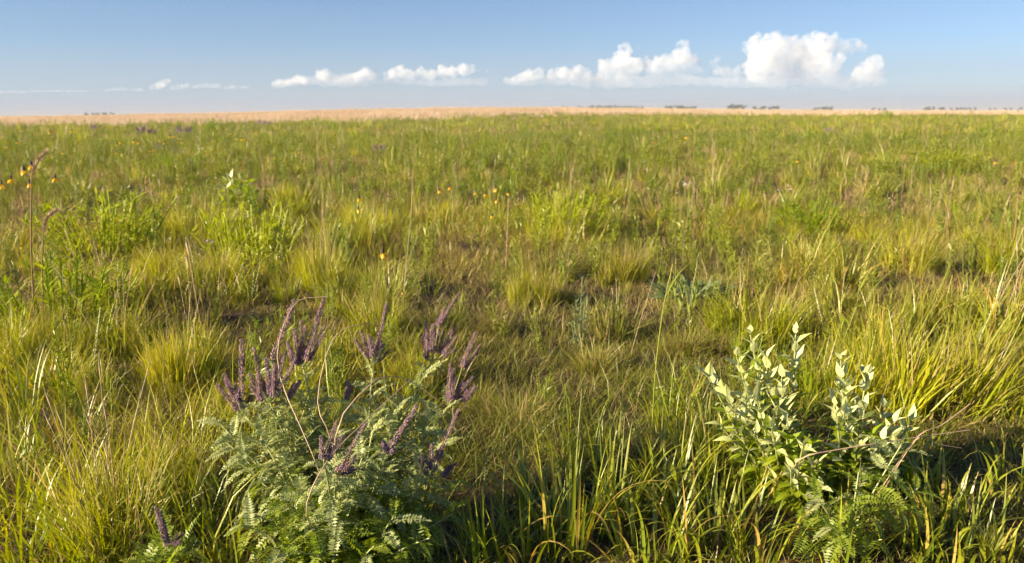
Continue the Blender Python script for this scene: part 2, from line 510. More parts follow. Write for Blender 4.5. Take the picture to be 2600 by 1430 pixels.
def make_cloud(name, lobes, dens, label, seed, vox=26.0, flat=1.0, fray=.55, kids=16, even=False, sx=1.0, D=None):
    rng = random.Random(seed)
    D = D or CLOUD_D
    u = D / FPX
    acc = Acc()
    import bmesh
    bm = bmesh.new(); bmesh.ops.create_icosphere(bm, subdivisions=2, radius=1.0)
    bm.verts.ensure_lookup_table()
    sv = np.array([v.co[:] for v in bm.verts]); sf = np.array([[v.index for v in f.verts] for f in bm.faces]); bm.free()
    ctr = px_at(sum(l[0] for l in lobes) / len(lobes), sum(l[1] for l in lobes) / len(lobes), D)
    def ball(p, r):
        acc.add(sv * np.array([r * sx, r, r * flat]) + np.array(p[:]), sf)
    lobes = list(lobes) + [] if even else list(lobes) + [(x + rng.uniform(-4, 4), y + r * .8, r * .85) for (x, y, r) in lobes if y > np.median([l[1] for l in lobes])]
    for (x, y, r) in lobes:
        p = px_at(x, y, D + rng.uniform(-1, 1) * r * u) - ctr
        R = r * u * (1.12 if r > 16 else 1.35)
        ball(p, R)
        for _ in range(kids):
            d = Vector((rng.gauss(0, 1), rng.gauss(0, 1), rng.gauss(.25, .9))).normalized()
            rr = R * rng.uniform(.22, .48)
            q = p + Vector((d.x, d.y, d.z * flat)) * R * rng.uniform(.7, 1.0)
            ball(q, rr)
            if r > 8 and kids > 8:
                for _ in range(3):
                    d2 = Vector((rng.gauss(0, 1), rng.gauss(0, 1), rng.gauss(.2, 1))).normalized()
                    ball(q + d2 * rr * .9, rr * rng.uniform(.3, .55))
    me = acc.mesh(name, [])
    o = bpy.data.objects.new(name, me); COL.objects.link(o)
    md = o.modifiers.new('remesh', 'REMESH'); md.mode = 'VOXEL'; md.voxel_size = vox
    dg = bpy.context.evaluated_depsgraph_get()
    me2 = bpy.data.meshes.new_from_object(o.evaluated_get(dg))
    o.modifiers.clear(); o.data = me2; bpy.data.meshes.remove(me); me2.name = name
    n = len(me2.vertices)
    co = np.empty(n * 3); me2.vertices.foreach_get('co', co); co = co.reshape(-1, 3)
    no = np.empty(n * 3); me2.vertices.foreach_get('normal', no); no = no.reshape(-1, 3)
    dsp = np.array([mnoise.fractal(Vector(c) / 130.0, 1.0, 2.0, 3) for c in co])
    co = co + no * (dsp * vox * fray * 1.5)[:, None]
    me2.vertices.foreach_set('co', co.ravel())
    me2.update()
    me2.materials.clear(); me2.materials.append(even_vapour(dens) if even else cloud_material(name + '_vapour', dens, co[:, 2].min(), co[:, 2].min() + .6 * (co[:, 2].max() - co[:, 2].min())))
    o.location = ctr
    tag(o, label, 'cloud', 'cumulus clouds along the horizon')
    return o

make_cloud('cumulus_cloud', [(1925,125,26),(1960,112,24),(2000,132,34),(2078,108,22),(2110,112,20),(2060,132,32),(2140,122,18),(1928,160,30),(1980,168,36),(2040,170,36),(2095,168,30),(1915,182,22),(1895,120,10),(2165,116,13),(2185,122,10)], .0048,
    'largest flat topped white cumulus cloud above the horizon', 1)
make_cloud('cumulus_cloud', [(2217,152,11),(2222,166,15),(2198,176,15),(2182,188,14),(2214,188,16),(2237,163,7),(2165,198,9),(2235,192,7)], .0062, 'small pointed white cloud just beside the largest cloud', 2, 15, D=12200)
make_cloud('cumulus_cloud', [(1588,130,13),(1580,148,20),(1560,163,18),(1533,168,12),(1608,168,20),(1575,178,18),(1640,166,13),(1545,182,13),(1620,122,4)], .0062, 'peaked white cloud standing over a dark flat base', 3, 20)
make_cloud('cumulus_cloud', [(1733,122,12),(1725,140,19),(1700,158,19),(1672,170,16),(1745,152,19),(1730,168,21),(1655,180,12),(1762,143,4),(1778,154,5),(1765,175,9)], .0062, 'tall peaked white cloud in the middle of the bank', 4, 18, D=13600)
make_cloud('cumulus_cloud', [(1780,180,5),(1808,162,7),(1820,152,7),(1822,180,11),(1845,184,11),(1868,190,13),(1850,198,10)], .0035, 'thin ragged cloud between the two tallest clouds', 5, 14, D=12500)
make_cloud('cumulus_cloud', [(1285,205,6),(1300,207,7),(1313,203,9),(1327,199,10),(1342,193,11),(1356,192,10),(1370,188,10),(1402,190,11),(1430,186,12),(1472,178,11),(1452,194,12),(1490,194,11),(1520,198,10)], .0062, 'low lumpy cloud bank at mid horizon', 6, 16)
make_cloud('cumulus_cloud', [(985,193,9),(1000,188,11),(1018,185,12),(1034,191,10),(1048,194,10),(1070,186,11),(1095,190,11),(1125,181,12),(1150,184,11),(1180,178,12),(1197,175,9),(1216,178,4),(1236,180,3)], .0062, 'long row of joined white puffs in the low sky', 7, 14)
make_cloud('cumulus_cloud', [(812,192,9),(826,193,11),(842,200,10),(858,203,10),(875,204,10),(892,200,11),(910,197,11),(930,190,12),(948,194,8)], .0062, 'white cloud with two humps in the low sky', 8, 14)
make_cloud('cumulus_cloud', [(698,215,7),(710,212,8),(722,212,7),(734,210,8),(747,208,8),(760,203,10),(774,208,7)], .0062, 'small low cloud beside the two humped cloud', 9, 12)
make_cloud('cumulus_cloud', [(385,223,5),(395,221,6),(406,216,7),(416,212,7),(427,206,5),(440,222,5),(452,222,5),(463,221,5),(475,218,5)], .0062, 'little hooked white cloud low over the plain', 10, 11)
make_cloud('cumulus_cloud', [(496,221,4),(505,220,5),(514,219,5),(523,217,5),(535,219,4),(547,217,6),(560,221,4),(575,222,4),(590,222,5),(605,222,4),(622,222,4)], .0035, 'string of tiny faint puffs low over the plain', 11, 11, .8, sx=1.8)
make_cloud('cumulus_cloud', [(274,228,4),(287,227,4),(300,226,5),(315,227,4),(330,227,4),(344,228,4),(357,228,4)], .0035, 'flat thin cloud scrap low over the plain', 12, 11, .5, sx=2.2)
make_cloud('cumulus_cloud', [(10,233,4),(24,233,3.5),(38,233,4),(52,233,3.5),(66,233,4),(80,232,3.5),(95,232,4),(110,232,4),(125,231,4),(140,231,4.5),(155,231,4),(170,231,4),(185,231,4),(200,232,3.5),(214,232,3.5)], .0035, 'long thin cloud streak at the far end of the horizon', 13, 11, .35, sx=3.0)
make_cloud('cloud_bank', [(x, 206 + 3 * math.sin(x * .021), 14 + 3 * math.sin(x * .013)) for x in range(1300, 2240, 8)], .0011, 'long faint grey bank under the large white clouds', 14, 50, .8, .55, 4, True)
make_cloud('cloud_bank', [(x, 208 + 2 * math.sin(x * .03), 8 + 2 * math.sin(x * .017)) for x in range(705, 1235, 5)], .0011, 'long faint bank under the small white clouds', 15, 40, .8, .55, 4, True)
# ------------------------------------------------------------------ grass tussocks that can be told apart
def tus_fine(n, tilt, bend, dry=.06, wide=(.006, .011), spread=.2):
    def f(acc, rng):
        for _ in range(5):                                             # several shoots side by side, not one fountain
            a = rng.uniform(0, 6.28); r = spread * math.sqrt(rng.uniform()) * 1.1
            q = rng.uniform(0, 6.28, n // 5); rr_ = spread * .6 * np.sqrt(rng.uniform(0, 1, n // 5))
            base = np.stack([r * math.cos(a) + rr_ * np.cos(q), r * math.sin(a) + rr_ * np.sin(q)], axis=1)
            az = np.arctan2(base[:, 1], base[:, 0]) + rng.normal(0, .9, n // 5)
            top = rng.uniform(.7, 1.12)
            blades(acc, rng, n // 5, L=(.3 * top, top), W=wide, tilt=(0, tilt), bend=(.05, bend * rng.uniform(.6, 1.6)), k=5, base=base, az=az, dry=dry, wob=.3)
        blades(acc, rng, n // 4, spread * 1.3, (.2, .5), wide, (.3, 1.3), (.3, 1.6), 4, dry=.55, wob=.5)
        blades(acc, rng, n // 12, spread, (.8, 1.25), (wide[0] * .5, wide[1] * .6), (0, tilt), (.05, bend * .6), 5, dry=.35)
    return f
def tus_stalks(n):
    def f(acc, rng):
        for _ in range(n):
            a = rng.uniform(0, 6.28); r = rng.uniform(0, .2); tl = rng.uniform(.02, .42)
            h = rng.uniform(.8, 1.25)
            b = Vector((r * math.cos(a), r * math.sin(a), 0)); d = Vector((math.sin(tl) * math.cos(a), math.sin(tl) * math.sin(a), math.cos(tl)))
            e = b + d * h + Vector((.1 * rng.normal(), .1 * rng.normal(), 0))
            pts = bez(b, b + d * h * .5, e, 6)
            tube(acc, pts, np.linspace(.004, .0025, 6), 4, (rng.uniform(), .5, .2))
            tube(acc, [e, e + (e - pts[-2]).normalized() * h * .07, e + (e - pts[-2]).normalized() * h * .16], [.003, .006, .0015], 4, (rng.uniform(), .5, .5))
    return f
def mesh_of(name, fn, mats, seed):
    acc = Acc(); fn(acc, np.random.default_rng(seed)); return acc.mesh(name, mats)

FINE = [mesh_of('tussock_blades', tus_fine(210, .5, 1.1, .08, (.009, .021)), M_fine, 100 + i) for i in range(4)]
TURFY = [mesh_of('tussock_blades', tus_fine(180, .8, 1.8, .15, (.010, .018)), M_turf, 110 + i) for i in range(4)]
COARSE = [mesh_of('tussock_blades', tus_fine(130, .55, 1.7, .12, (.014, .034), .2), M_broad, 120 + i) for i in range(4)]
STALK = [mesh_of('seed_stalks', tus_stalks(8), M_dry, 130 + i) for i in range(3)]
def upright(acc, rng):                        # leafy upright stems, many together
    for _ in range(46):
        a = rng.uniform(0, 6.28); r = .34 * math.sqrt(rng.uniform()); h = rng.uniform(.6, 1.05) * (1 - .5 * r)
        b = Vector((r * math.cos(a), r * math.sin(a), 0)); e = b + Vector((r * .6 * math.cos(a) + .05 * rng.normal(), r * .6 * math.sin(a) + .05 * rng.normal(), h))
        tube(acc, bez(b, (b + e) / 2 + Vector((0, 0, .06)), e, 4), .006, 3, (.3, .5, 0))
        n = 16
        t = rng.uniform(.15, 1, n)
        for q in t:
            p = b.lerp(e, q); az = rng.uniform(0, 6.28)
            blades(acc, rng, 1, base=np.array([[p.x, p.y]]), az=np.array([az]), L=(.12, .2), W=(.014, .022), tilt=(.3, .9), bend=(.2, 1), k=2, z0=p.z, dry=.02)
M_bushy = plant_material('bush_leaf', (.18, .29, .006), (.50, .52, .008), STRAW, .42, .04, rnd=.4)
BUSHY = [mesh_of('leafy_stems', upright, M_bushy, 140 + i) for i in range(2)]

SETS = {'fine': FINE, 'turf': TURFY, 'coarse': COARSE, 'bushy': BUSHY}
# spot of the base, width and height in the photograph, hue, dryness, kind, lean to the right, stalks, label
HERO = [
 (270, 1385, 330, 270, .4, .05, 'fine', .05, 1, 'tall tussock with pale dry seed stalks at the near left corner'),
 (420, 1250, 190, 180, .7, .0, 'fine', .10, 0, 'yellow green tussock just behind the near corner tussock with seed stalks'),
 (470, 1000, 180, 210, 1.0, .08, 'fine', .02, 0, 'glowing yellow fine tussock beside the purple flower spikes'),
 (300, 905, 200, 150, .45, .0, 'fine', .0, 1, 'rounded green tussock left of the glowing yellow one'),
 (130, 1010, 210, 150, .35, .05, 'coarse', .0, 0, 'dark green coarse tussock at the left edge below the tall seed heads'),
 (30, 930, 160, 160, .5, .05, 'fine', .0, 0, 'green tussock cut by the left edge of the picture'),
 (150, 850, 260, 170, .5, .0, 'bushy', .0, 0, 'dense leafy green clump around the tall seed heads'),
 (230, 770, 200, 110, .6, .05, 'fine', .0, 1, 'pale stalked green tussock behind the leafy clump'),
 (270, 655, 230, 140, .75, .0, 'bushy', .0, 0, 'bright green upright bush with a dark shadow beside it'),
 (470, 600, 110, 90, .9, .0, 'fine', .0, 0, 'small yellow tussock beyond the shadow of the upright bush'),
 (570, 585, 110, 70, .35, .0, 'fine', .0, 0, 'dark green rounded tussock in front of the leafy milkweed'),
 (635, 680, 190, 150, .9, .0, 'bushy', .0, 0, 'yellow green bush of fine stems at mid left'),
 (560, 730, 130, 120, .6, .15, 'fine', .0, 0, 'loose green tussock in front of the yellow green bush'),
 (820, 740, 170, 160, .65, .05, 'fine', .0, 1, 'tall loose tussock behind the purple flower spikes'),
 (930, 750, 170, 130, .55, .0, 'coarse', .0, 0, 'coarse bladed tussock at the foot of the big yellow flower'),
 (1435, 605, 170, 120, .8, .0, 'bushy', .0, 0, 'bright yellow green bush near the middle of the meadow'),
 (1365, 780, 130, 150, .7, .1, 'fine', .0, 0, 'fan shaped tussock with reddish foot in the middle distance'),
 (1590, 720, 150, 120, .7, .2, 'fine', .05, 0, 'tussock with dry blades between the fan shaped tussock and the grey leaves'),
 (2060, 725, 220, 160, .95, .25, 'coarse', .10, 0, 'golden yellow broad bladed tussock at mid right'),
 (1900, 870, 260, 190, .45, .0, 'fine', .05, 0, 'dense green tussock behind the pale leaved plant'),
 (2000, 850, 170, 120, .4, .0, 'fine', .12, 0, 'low green tussock right behind the pale leaf tips'),
 (2160, 900, 200, 190, .75, .15, 'coarse', .05, 0, 'broad bladed tussock with orange dry tips at right'),
 (2330, 1060, 330, 230, .75, .03, 'fine', .35, 0, 'big yellow green tussock leaning over beside the pale leaved plant'),
 (2440, 1050, 260, 230, .6, .03, 'fine', .45, 0, 'dark footed tussock leaning toward the right edge'),
 (2250, 1000, 200, 200, .65, .05, 'coarse', .15, 0, 'upright blades rising behind the leaning tussocks'),
 (2530, 880, 230, 220, .55, .05, 'coarse', .25, 1, 'tall green tussock at the right edge of the picture'),
 (2400, 830, 200, 150, .7, .15, 'coarse', .15, 0, 'light green tussock left of the tall edge tussock'),
 (2560, 700, 190, 110, .5, .0, 'fine', .2, 0, 'green tussock high at the right edge'),
 (2280, 690, 190, 130, .75, .2, 'fine', .2, 0, 'straw tinted tussock beyond the golden one'),
 (1250, 850, 160, 90, .5, .3, 'turf', .0, 0, 'low curly tuft beside the rightmost purple spikes'),
 (1510, 950, 200, 110, .6, .1, 'turf', .0, 0, 'low hairy tuft in the open middle'),
 (1330, 1080, 240, 120, .45, .15, 'turf', .0, 0, 'curly turf hump right of the purple flowered plant'),
 (1740, 900, 180, 110, .4, .2, 'turf', .0, 0, 'curly turf hump in front of the grey leaves'),
 (2400, 440, 110, 50, .75, .0, 'bushy', .0, 0, 'bright green bush high on the right side'),
 (1900, 545, 60, 55, .95, .0, 'bushy', .0, 0, 'small yellow bush right of the middle'),
 (2060, 590, 150, 75, .1, .0, 'bushy', .0, 0, 'dark green low bush behind the golden tussock'),
 (430, 465, 90, 60, .3, .0, 'bushy', .0, 0, 'dark sided green bush left of the milkweed'),
 (545, 345, 40, 40, .05, .0, 'bushy', .0, 0, 'dark green bush far off near the tan grass'),
 (1600, 350, 60, 26, .1, .0, 'bushy', .0, 0, 'dark green dome far off in the meadow'),
 (1460, 345, 50, 22, .2, .0, 'bushy', .0, 0, 'pale green dome far off left of the dark one'),
 (2250, 300, 26, 24, .1, .0, 'bushy', .0, 0, 'lone far bush rising against the tan grass'),
 (2035, 296, 20, 20, .1, .0, 'bushy', .0, 0, 'small far bush at the tan grass edge'),
]
def shear_rot(loc, lean, rz, w, h):
    return Matrix.Translation(loc) @ Matrix.Rotation(lean, 4, 'Y') @ Matrix.Rotation(rz, 4, 'Z') @ Matrix.Diagonal((w, w, h, 1))
for i, (px, py, wp, hp, hue, dry, kind, lean, st, lab) in enumerate(HERO):
    rng = random.Random(500 + i)
    g = ground(px, py); dist = (g - CAM_P).length
    u = dist / FPX
    h = hp * u * 1.12; w = wp * u / (.75 if kind == 'bushy' else 1.05)
    ms = SETS[kind]
    n_sub = 1
    root = empty('leafy_bush' if kind == 'bushy' else 'grass_tussock', g)
    tag(root, lab, 'bush' if kind == 'bushy' else 'grass tussock', 'tussocks and bushes of the meadow')
    def addpart(nm, me, ww, hh, dx=0, dy=0):
        o = ob(nm, me, root); o.matrix_local = shear_rot((dx, dy, 0), lean, rng.uniform(0, 6.28), ww, hh)
        o['hue'] = hue; o['dry'] = dry
        return o
    addpart('leafy_stems' if kind == 'bushy' else 'blades', ms[rng.randrange(len(ms))], w, h)
    if dist < 9 and kind != 'bushy':
        for _ in range(3):
            addpart('blades', ms[rng.randrange(len(ms))], w * .7, h * rng.uniform(.7, .95), rng.uniform(-.45, .45) * w, rng.uniform(-.3, .3) * w)
    if st: addpart('seed_stalks', STALK[rng.randrange(3)], w * .9, h)
    KEEP.append((g.x, g.y, w * .25))

# ------------------------------------------------------------------ nearest plain tufts, each its own object
rngp = np.random.default_rng(77)
x, y = sector(rngp, 2.3, 11, 4.6, rad(37))
sel = keep_off(x, y, .12) & (bare_map(x, y) > .36) & (tall_ok(x, y) | (rngp.uniform(0, 1, len(x)) < .15))
x, y = x[sel], y[sel]
order = np.argsort(np.hypot(x, y))[:290]
for i in order:
    r = math.hypot(x[i], y[i])
    right = x[i] / y[i] > -.05
    q = rngp.uniform()
    kind = 'coarse' if (right and q < .35) else ('fine' if q < .7 else 'turf')
    h = (.14 + .36 * rngp.uniform() ** 2.2) * (1.0 if r > 3.2 else .75); w = h * rngp.uniform(.7, 1.3)
    me = SETS[kind][rngp.integers(4)]
    o = ob('grass_tuft', me)
    o.matrix_world = shear_rot((x[i], y[i], float(H(x[i], y[i]))), .12 if right else .03, rngp.uniform(0, 6.28), w, h)
    o['hue'] = float(np.clip(hue_map(x[i], y[i]) + rngp.normal(0, .15), 0, 1)); o['dry'] = float(dry_map(x[i], y[i]) * .25)
    tag(o, {'coarse': 'small loose tuft of broad blades in the meadow turf', 'fine': 'small upright tuft of fine green blades in the meadow turf',
            'turf': 'small curly tuft of thin olive blades in the meadow turf'}[kind], 'grass tuft',
        {'coarse': 'small broad bladed tufts', 'fine': 'small fine bladed tufts', 'turf': 'small curly tufts'}[kind])
# ------------------------------------------------------------------ leaves, spikes and blades that the hero plants share
def oval(acc, base, ax, side, nrm, L, W, k=3, c=(.5, .5, 0), fold=.25, droop=.1, m=0, serr=0.0, point=1.0):
    """one leaf blade from base along ax, folded along its midrib"""
    base, ax, side, nrm = (np.array(q[:], float) for q in (base, ax, side, nrm))
    t = np.linspace(0, 1, k + 1)
    w = (np.sin(np.pi * t ** .75) ** .7 if point < 1.05 else np.sin(np.pi * t ** .62) * (1 - .25 * t)) * W / 2
    v = []
    for i in range(k + 1):
        mid = base + ax * L * t[i] - nrm * droop * L * t[i] ** 2
        ww = w[i] * (1 + (serr if i % 2 else -serr)) if 0 < i < k else max(w[i], W * .03)
        up = nrm * ww * fold
        v += [mid - side * ww + up, mid, mid + side * ww + up]
    f = []
    for i in range(k):
        a = i * 3
        f += [(a, a + 1, a + 4, a + 3), (a + 1, a + 2, a + 5, a + 4)]
    cc = np.tile(np.array(c, float), (len(v), 1)); cc[:, 1] = np.repeat(t, 3)
    acc.add(v, f, cc, m)

def pinnate(pairs, L, lw, arc, dry=0.0):
    """a feather leaf of the lead plant along +X: rachis and paired leaflets"""
    def fn(acc, rng):
        n = 9
        th = np.linspace(0, arc, n); ds = L / (n - 1)
        px = np.concatenate([[0], np.cumsum(np.cos(th[:-1]) * ds)]); pz = np.concatenate([[0], np.cumsum(-np.sin(th[:-1]) * ds)])
        pts = [Vector((px[i], 0, pz[i])) for i in range(n)]
        tube(acc, pts, np.linspace(.0011, .0006, n), 3, (.7, .5, 0))
        for j in range(pairs):
            u = .10 + .9 * j / (pairs - 1)
            i = min(int(u * (n - 1)), n - 2); q = u * (n - 1) - i
            p = pts[i].lerp(pts[i + 1], q); d = (pts[i + 1] - pts[i]).normalized()
            nz = Vector((-d.z, 0, d.x))
            if nz.z < 0: nz = -nz
            s = math.sin(math.pi * (.16 + .80 * u)) ** .55
            for sg in (-1, 1):
                lift = rng.uniform(.15, .55)
                ax = (Vector((0, sg, 0)) * math.cos(lift) + nz * math.sin(lift) + d * rng.uniform(.12, .35)).normalized()
                nn = (nz * math.cos(lift) - Vector((0, sg, 0)) * math.sin(lift)).normalized()
                side = ax.cross(nn)
                oval(acc, p, ax, side, nn, lw * s * rng.uniform(.9, 1.1), lw * .42 * s, 2, (rng.uniform(), .5, dry * rng.uniform()), .3, .15)
        oval(acc, pts[-1], Vector((1, 0, -.3)).normalized(), Vector((0, 1, 0)), Vector((.3, 0, 1)).normalized(), lw * .8, lw * .4, 2, (rng.uniform(), .5, 0))
    return fn
LEADLEAF = [mesh_of('feather_leaf', pinnate(p, L, w, a), M_lead, 300 + i) for i, (p, L, w, a) in enumerate([(12, .078, .0185, .5), (13, .088, .0195, .9), (11, .068, .018, 1.3), (12, .082, .019, .2)])]
LEADLOW = [mesh_of('feather_leaf', pinnate(p, L, w, a, .1), M_leadlow, 310 + i) for i, (p, L, w, a) in enumerate([(11, .08, .020, .5), (12, .085, .021, .9)])]

def spike(n, taper):
    """a flower spike along +Z, 1 long: crowded florets round a thin axis"""
    def fn(acc, rng):
        tube(acc, [Vector((0, 0, -.05)), Vector((0, 0, .5)), Vector((0, 0, 1))], [.018, .014, .006], 4, (.4, .5, .5), 1)
        for i in range(n):
            z = (i + rng.uniform()) / n; a = i * 2.399 + rng.normal() * .3
            R = .066 * (1 - taper * z ** 1.5) * rng.uniform(.55, 1.3)
            c = np.array([math.cos(a) * R * .72, math.sin(a) * R * .72, z])
            s = .026 * (1 - .5 * taper * z) * rng.uniform(.6, 1.35)
            out = np.array([math.cos(a), math.sin(a), .35]); out /= np.linalg.norm(out)
            t1 = np.array([-math.sin(a), math.cos(a), 0]); t2 = np.cross(out, t1)
            v = [c + out * s * 1.3, c + t1 * s * .6, c + t2 * s * .6, c - t1 * s * .6, c - t2 * s * .6, c - out * s * .5]
            f = [(0, 1, 2), (0, 2, 3), (0, 3, 4), (0, 4, 1), (5, 2, 1), (5, 3, 2), (5, 4, 3), (5, 1, 4)]
            anth = 1.0 if rng.uniform() < .16 else 0.0
            acc.add(v, f, (rng.uniform(), z, anth), 0)
    return fn
SPIKES = [mesh_of('flower_spike', spike(n, t), [M_violet, M_stem], 320 + i) for i, (n, t) in enumerate([(260, .55), (220, .7), (200, .45)])]

def zp(zx, zy): return (500 + zx * .501, 720 + zy * .501)
def add_spike(parent, b, t, rng, fat=1.0, org=None):
    b, t = b - org, t - org
    d = t - b; L = d.length
    m3 = d.to_track_quat('Z', 'Y').to_matrix()
    o = ob('flower_spike', SPIKES[rng.randrange(3)], parent)
    wd = max(.75, min(2.4, fat * .145 / L))
    o.matrix_local = Matrix.Translation(b) @ m3.to_4x4() @ Matrix.Diagonal((L * wd, L * wd, L, 1))
    o['hue'] = 0.0; o['dry'] = 0.0
    return o

_lc = {}
def leaf_cache(me):
    if me.name not in _lc:
        n = len(me.vertices); co = np.empty(n * 3); me.vertices.foreach_get('co', co)
        c = np.empty(n * 4); me.attributes['bl'].data.foreach_get('color', c)
        q = np.array([p.vertices[:] for p in me.polygons if len(p.vertices) == 4]); t = np.array([p.vertices[:] for p in me.polygons if len(p.vertices) == 3])
        _lc[me.name] = (co.reshape(-1, 3), c.reshape(-1, 4)[:, :3], q, t)
    return _lc[me.name]
def lead_plant(name, base, stems, label, seed, nleaf=6, fill=True, lows=True):
    """stems: (tip, [(spike base, spike tip)...], leaf fraction start)"""
    rng = random.Random(seed)
    root = empty(name, base)
    tag(root, label, 'shrub')
    inner = {True: [], False: []}
    for si, (top, spikes, t0) in enumerate(stems):
        T = top - base
        b = Vector((T.x * .12 + rng.uniform(-.05, .05), T.y * .12 + rng.uniform(-.05, .05), -.01))
        mid = Vector((T.x * .42 + rng.uniform(-.03, .03), T.y * .42 + rng.uniform(-.03, .03), T.z * .55))
        pts = bez(b, mid, T, 9)
        acc = Acc()
        tube(acc, pts, np.linspace(.0042, .0022, 9), 5, (rng.random(), .5, 0))
        for (sb, stp) in spikes:                                     # short flower stalks from the stem head
            q = sb - base
            if (q - T).length > .012: tube(acc, [T, T.lerp(q, .5) + Vector((0, 0, -.004)), q], [.002, .0016, .0014], 4, (.5, .5, 0))
        st = ob('stem', acc.mesh('stem', M_stem), root)
        for (sb, stp) in spikes:
            add_spike(st, sb, stp, rng, 1.0, base)
            if (stp - sb).length < .14:                                 # shorter side spikes beside the main ones
                for _ in range(2):
                    off = Vector((rng.uniform(-.032, .032), rng.uniform(-.04, .04), rng.uniform(-.02, .008)))
                    add_spike(st, sb + off * .3, sb.lerp(stp, rng.uniform(.6, .95)) + off, rng, .85, base)
        ln = sum((pts[i + 1] - pts[i]).length for i in range(8))
        n = max(8, int(ln * (1 - t0) / .015))
        ph = rng.uniform(0, 6.28)
        for k in range(n):
            u = t0 + (1.0 - t0) * (k + .5) / n
            i = min(int(u * 8), 7); p = pts[i].lerp(pts[i + 1], u * 8 - i); d = (pts[i + 1] - pts[i]).normalized()
            a = ph + k * 2.4 + rng.uniform(-.4, .4)
            A = d.orthogonal().normalized(); B = d.cross(A)
            el = rng.uniform(-.05, .75) if u < .85 else rng.uniform(.3, 1.1)
            dirv = (A * math.cos(a) + B * math.sin(a)) * math.cos(el) + d * math.sin(el)
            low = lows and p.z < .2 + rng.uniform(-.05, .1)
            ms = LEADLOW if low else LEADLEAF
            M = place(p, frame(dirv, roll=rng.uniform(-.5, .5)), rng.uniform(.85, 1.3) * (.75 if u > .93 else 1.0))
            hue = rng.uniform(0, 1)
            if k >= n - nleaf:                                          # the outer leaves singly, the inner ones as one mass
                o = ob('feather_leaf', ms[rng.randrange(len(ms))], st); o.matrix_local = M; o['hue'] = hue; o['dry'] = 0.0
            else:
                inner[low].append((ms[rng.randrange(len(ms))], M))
    for low, lst in inner.items():
        if not lst: continue
        acc = Acc()
        for me, M in lst:
            co, ro, qs, ts = leaf_cache(me)
            R = np.array(M); acc.add(co @ R[:3, :3].T + R[:3, 3], qs, ro)
            if len(ts): acc.f.append(ts + acc.n - len(co)); acc.m.append(np.zeros(len(ts)))
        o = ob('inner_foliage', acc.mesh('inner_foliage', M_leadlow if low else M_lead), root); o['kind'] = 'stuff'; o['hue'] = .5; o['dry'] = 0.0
    return root

# ------------------------------------------------------------------ the purple flowered lead plant in front
LB = ground(*zp(770, 1440)); LB.y -= .06; LB.z = float(H(LB.x, LB.y))
def st(top, Y, sp=(), t0=.22):
    return (px_at(*zp(*top), Y), [(px_at(*zp(*a), Y + random.Random(a[0]).uniform(-.03, .03)), px_at(*zp(*b), Y + random.Random(b[0] + 7).uniform(-.05, .06))) for a, b in sp], t0)
STEMS = [
 st((230, 650), 2.42, [((222, 635), (140, 455)), ((225, 600), (228, 280)), ((240, 625), (285, 545)), ((205, 600), (195, 505))]),
 st((370, 605), 2.40, [((340, 585), (288, 320)), ((345, 595), (265, 455)), ((372, 560), (350, 375)), ((395, 545), (452, 345)), ((405, 570), (505, 370)), ((455, 590), (525, 490)), ((320, 590), (310, 450)), ((365, 540), (395, 420))]),
 st((378, 400), 2.50, [((380, 390), (497, 78))], .4),
 st((535, 415), 2.55, [((520, 395), (495, 228)), ((530, 385), (530, 185)), ((548, 385), (648, 70)), ((552, 390), (614, 203)), ((562, 400), (645, 252)), ((510, 410), (520, 290))]),
 st((890, 410), 2.55, [((900, 395), (963, 95)), ((880, 375), (830, 238)), ((890, 365), (872, 262)), ((908, 395), (942, 308)), ((885, 380), (905, 290))]),
 st((1190, 395), 2.60, [((1165, 375), (1160, 192)), ((1195, 345), (1197, 203)), ((1228, 205), (1328, 50)), ((1235, 355), (1312, 203)), ((1200, 345), (1238, 190)), ((1250, 360), (1320, 265))]),
 st((1280, 615), 2.50, [((1275, 605), (1285, 398)), ((1302, 595), (1405, 470)), ((1345, 425), (1414, 243)), ((1310, 565), (1352, 500)), ((1285, 590), (1300, 430)), ((1350, 590), (1415, 520))]),
 st((700, 985), 2.12, [((712, 955), (857, 706)), ((735, 965), (790, 925)), ((745, 940), (800, 800))]),
 st((642, 895), 2.02, [((650, 885), (710, 695))]),
 st((968, 855), 2.16, [((972, 845), (1118, 615)), ((960, 850), (945, 800))]),
 st((1185, 975), 2.22, [((1190, 945), (1190, 812)), ((1215, 905), (1327, 635)), ((1150, 965), (1130, 875)), ((1245, 975), (1295, 918))]),
 st((768, 610), 2.55, [((760, 575), (766, 488))]),
]
for k, (a, Y) in enumerate([((235, 1150), 2.12), ((225, 1225), 2.05), ((110, 700), 2.40), ((150, 805), 2.35), ((205, 905), 2.30), ((850, 850), 2.18), ((1060, 1000), 2.20), ((1300, 1000), 2.28), ((1300, 1165), 2.2),
        ((590, 1180), 2.02), ((435, 1100), 2.10), ((775, 1035), 2.08), ((520, 1040), 2.14), ((390, 1340), 1.98), ((900, 1330), 1.98), ((1180, 1290), 2.06), ((620, 660), 2.46), ((500, 720), 2.40), ((1050, 570), 2.52),
        ((940, 640), 2.48), ((700, 780), 2.36), ((1180, 700), 2.46), ((440, 900), 2.28), ((1000, 1180), 2.05), ((280, 1400), 2.0), ((620, 1380), 1.95), ((1010, 760), 2.38), ((860, 950), 2.2)]):
    STEMS.append(st(a, Y, (), .2))
_r = random.Random(8)
STEMS += [(LB.lerp(t, _r.uniform(.72, .9)) + Vector((_r.uniform(-.06, .06), _r.uniform(-.08, .04), 0)), [], .2) for (t, sp, q) in STEMS[:12]]
lead_plant('lead_plant', LB, STEMS, 'large grey green shrub with feathery leaves and many purple flower spikes in front', 11)
KEEP.append((LB.x, LB.y + .1, .3))

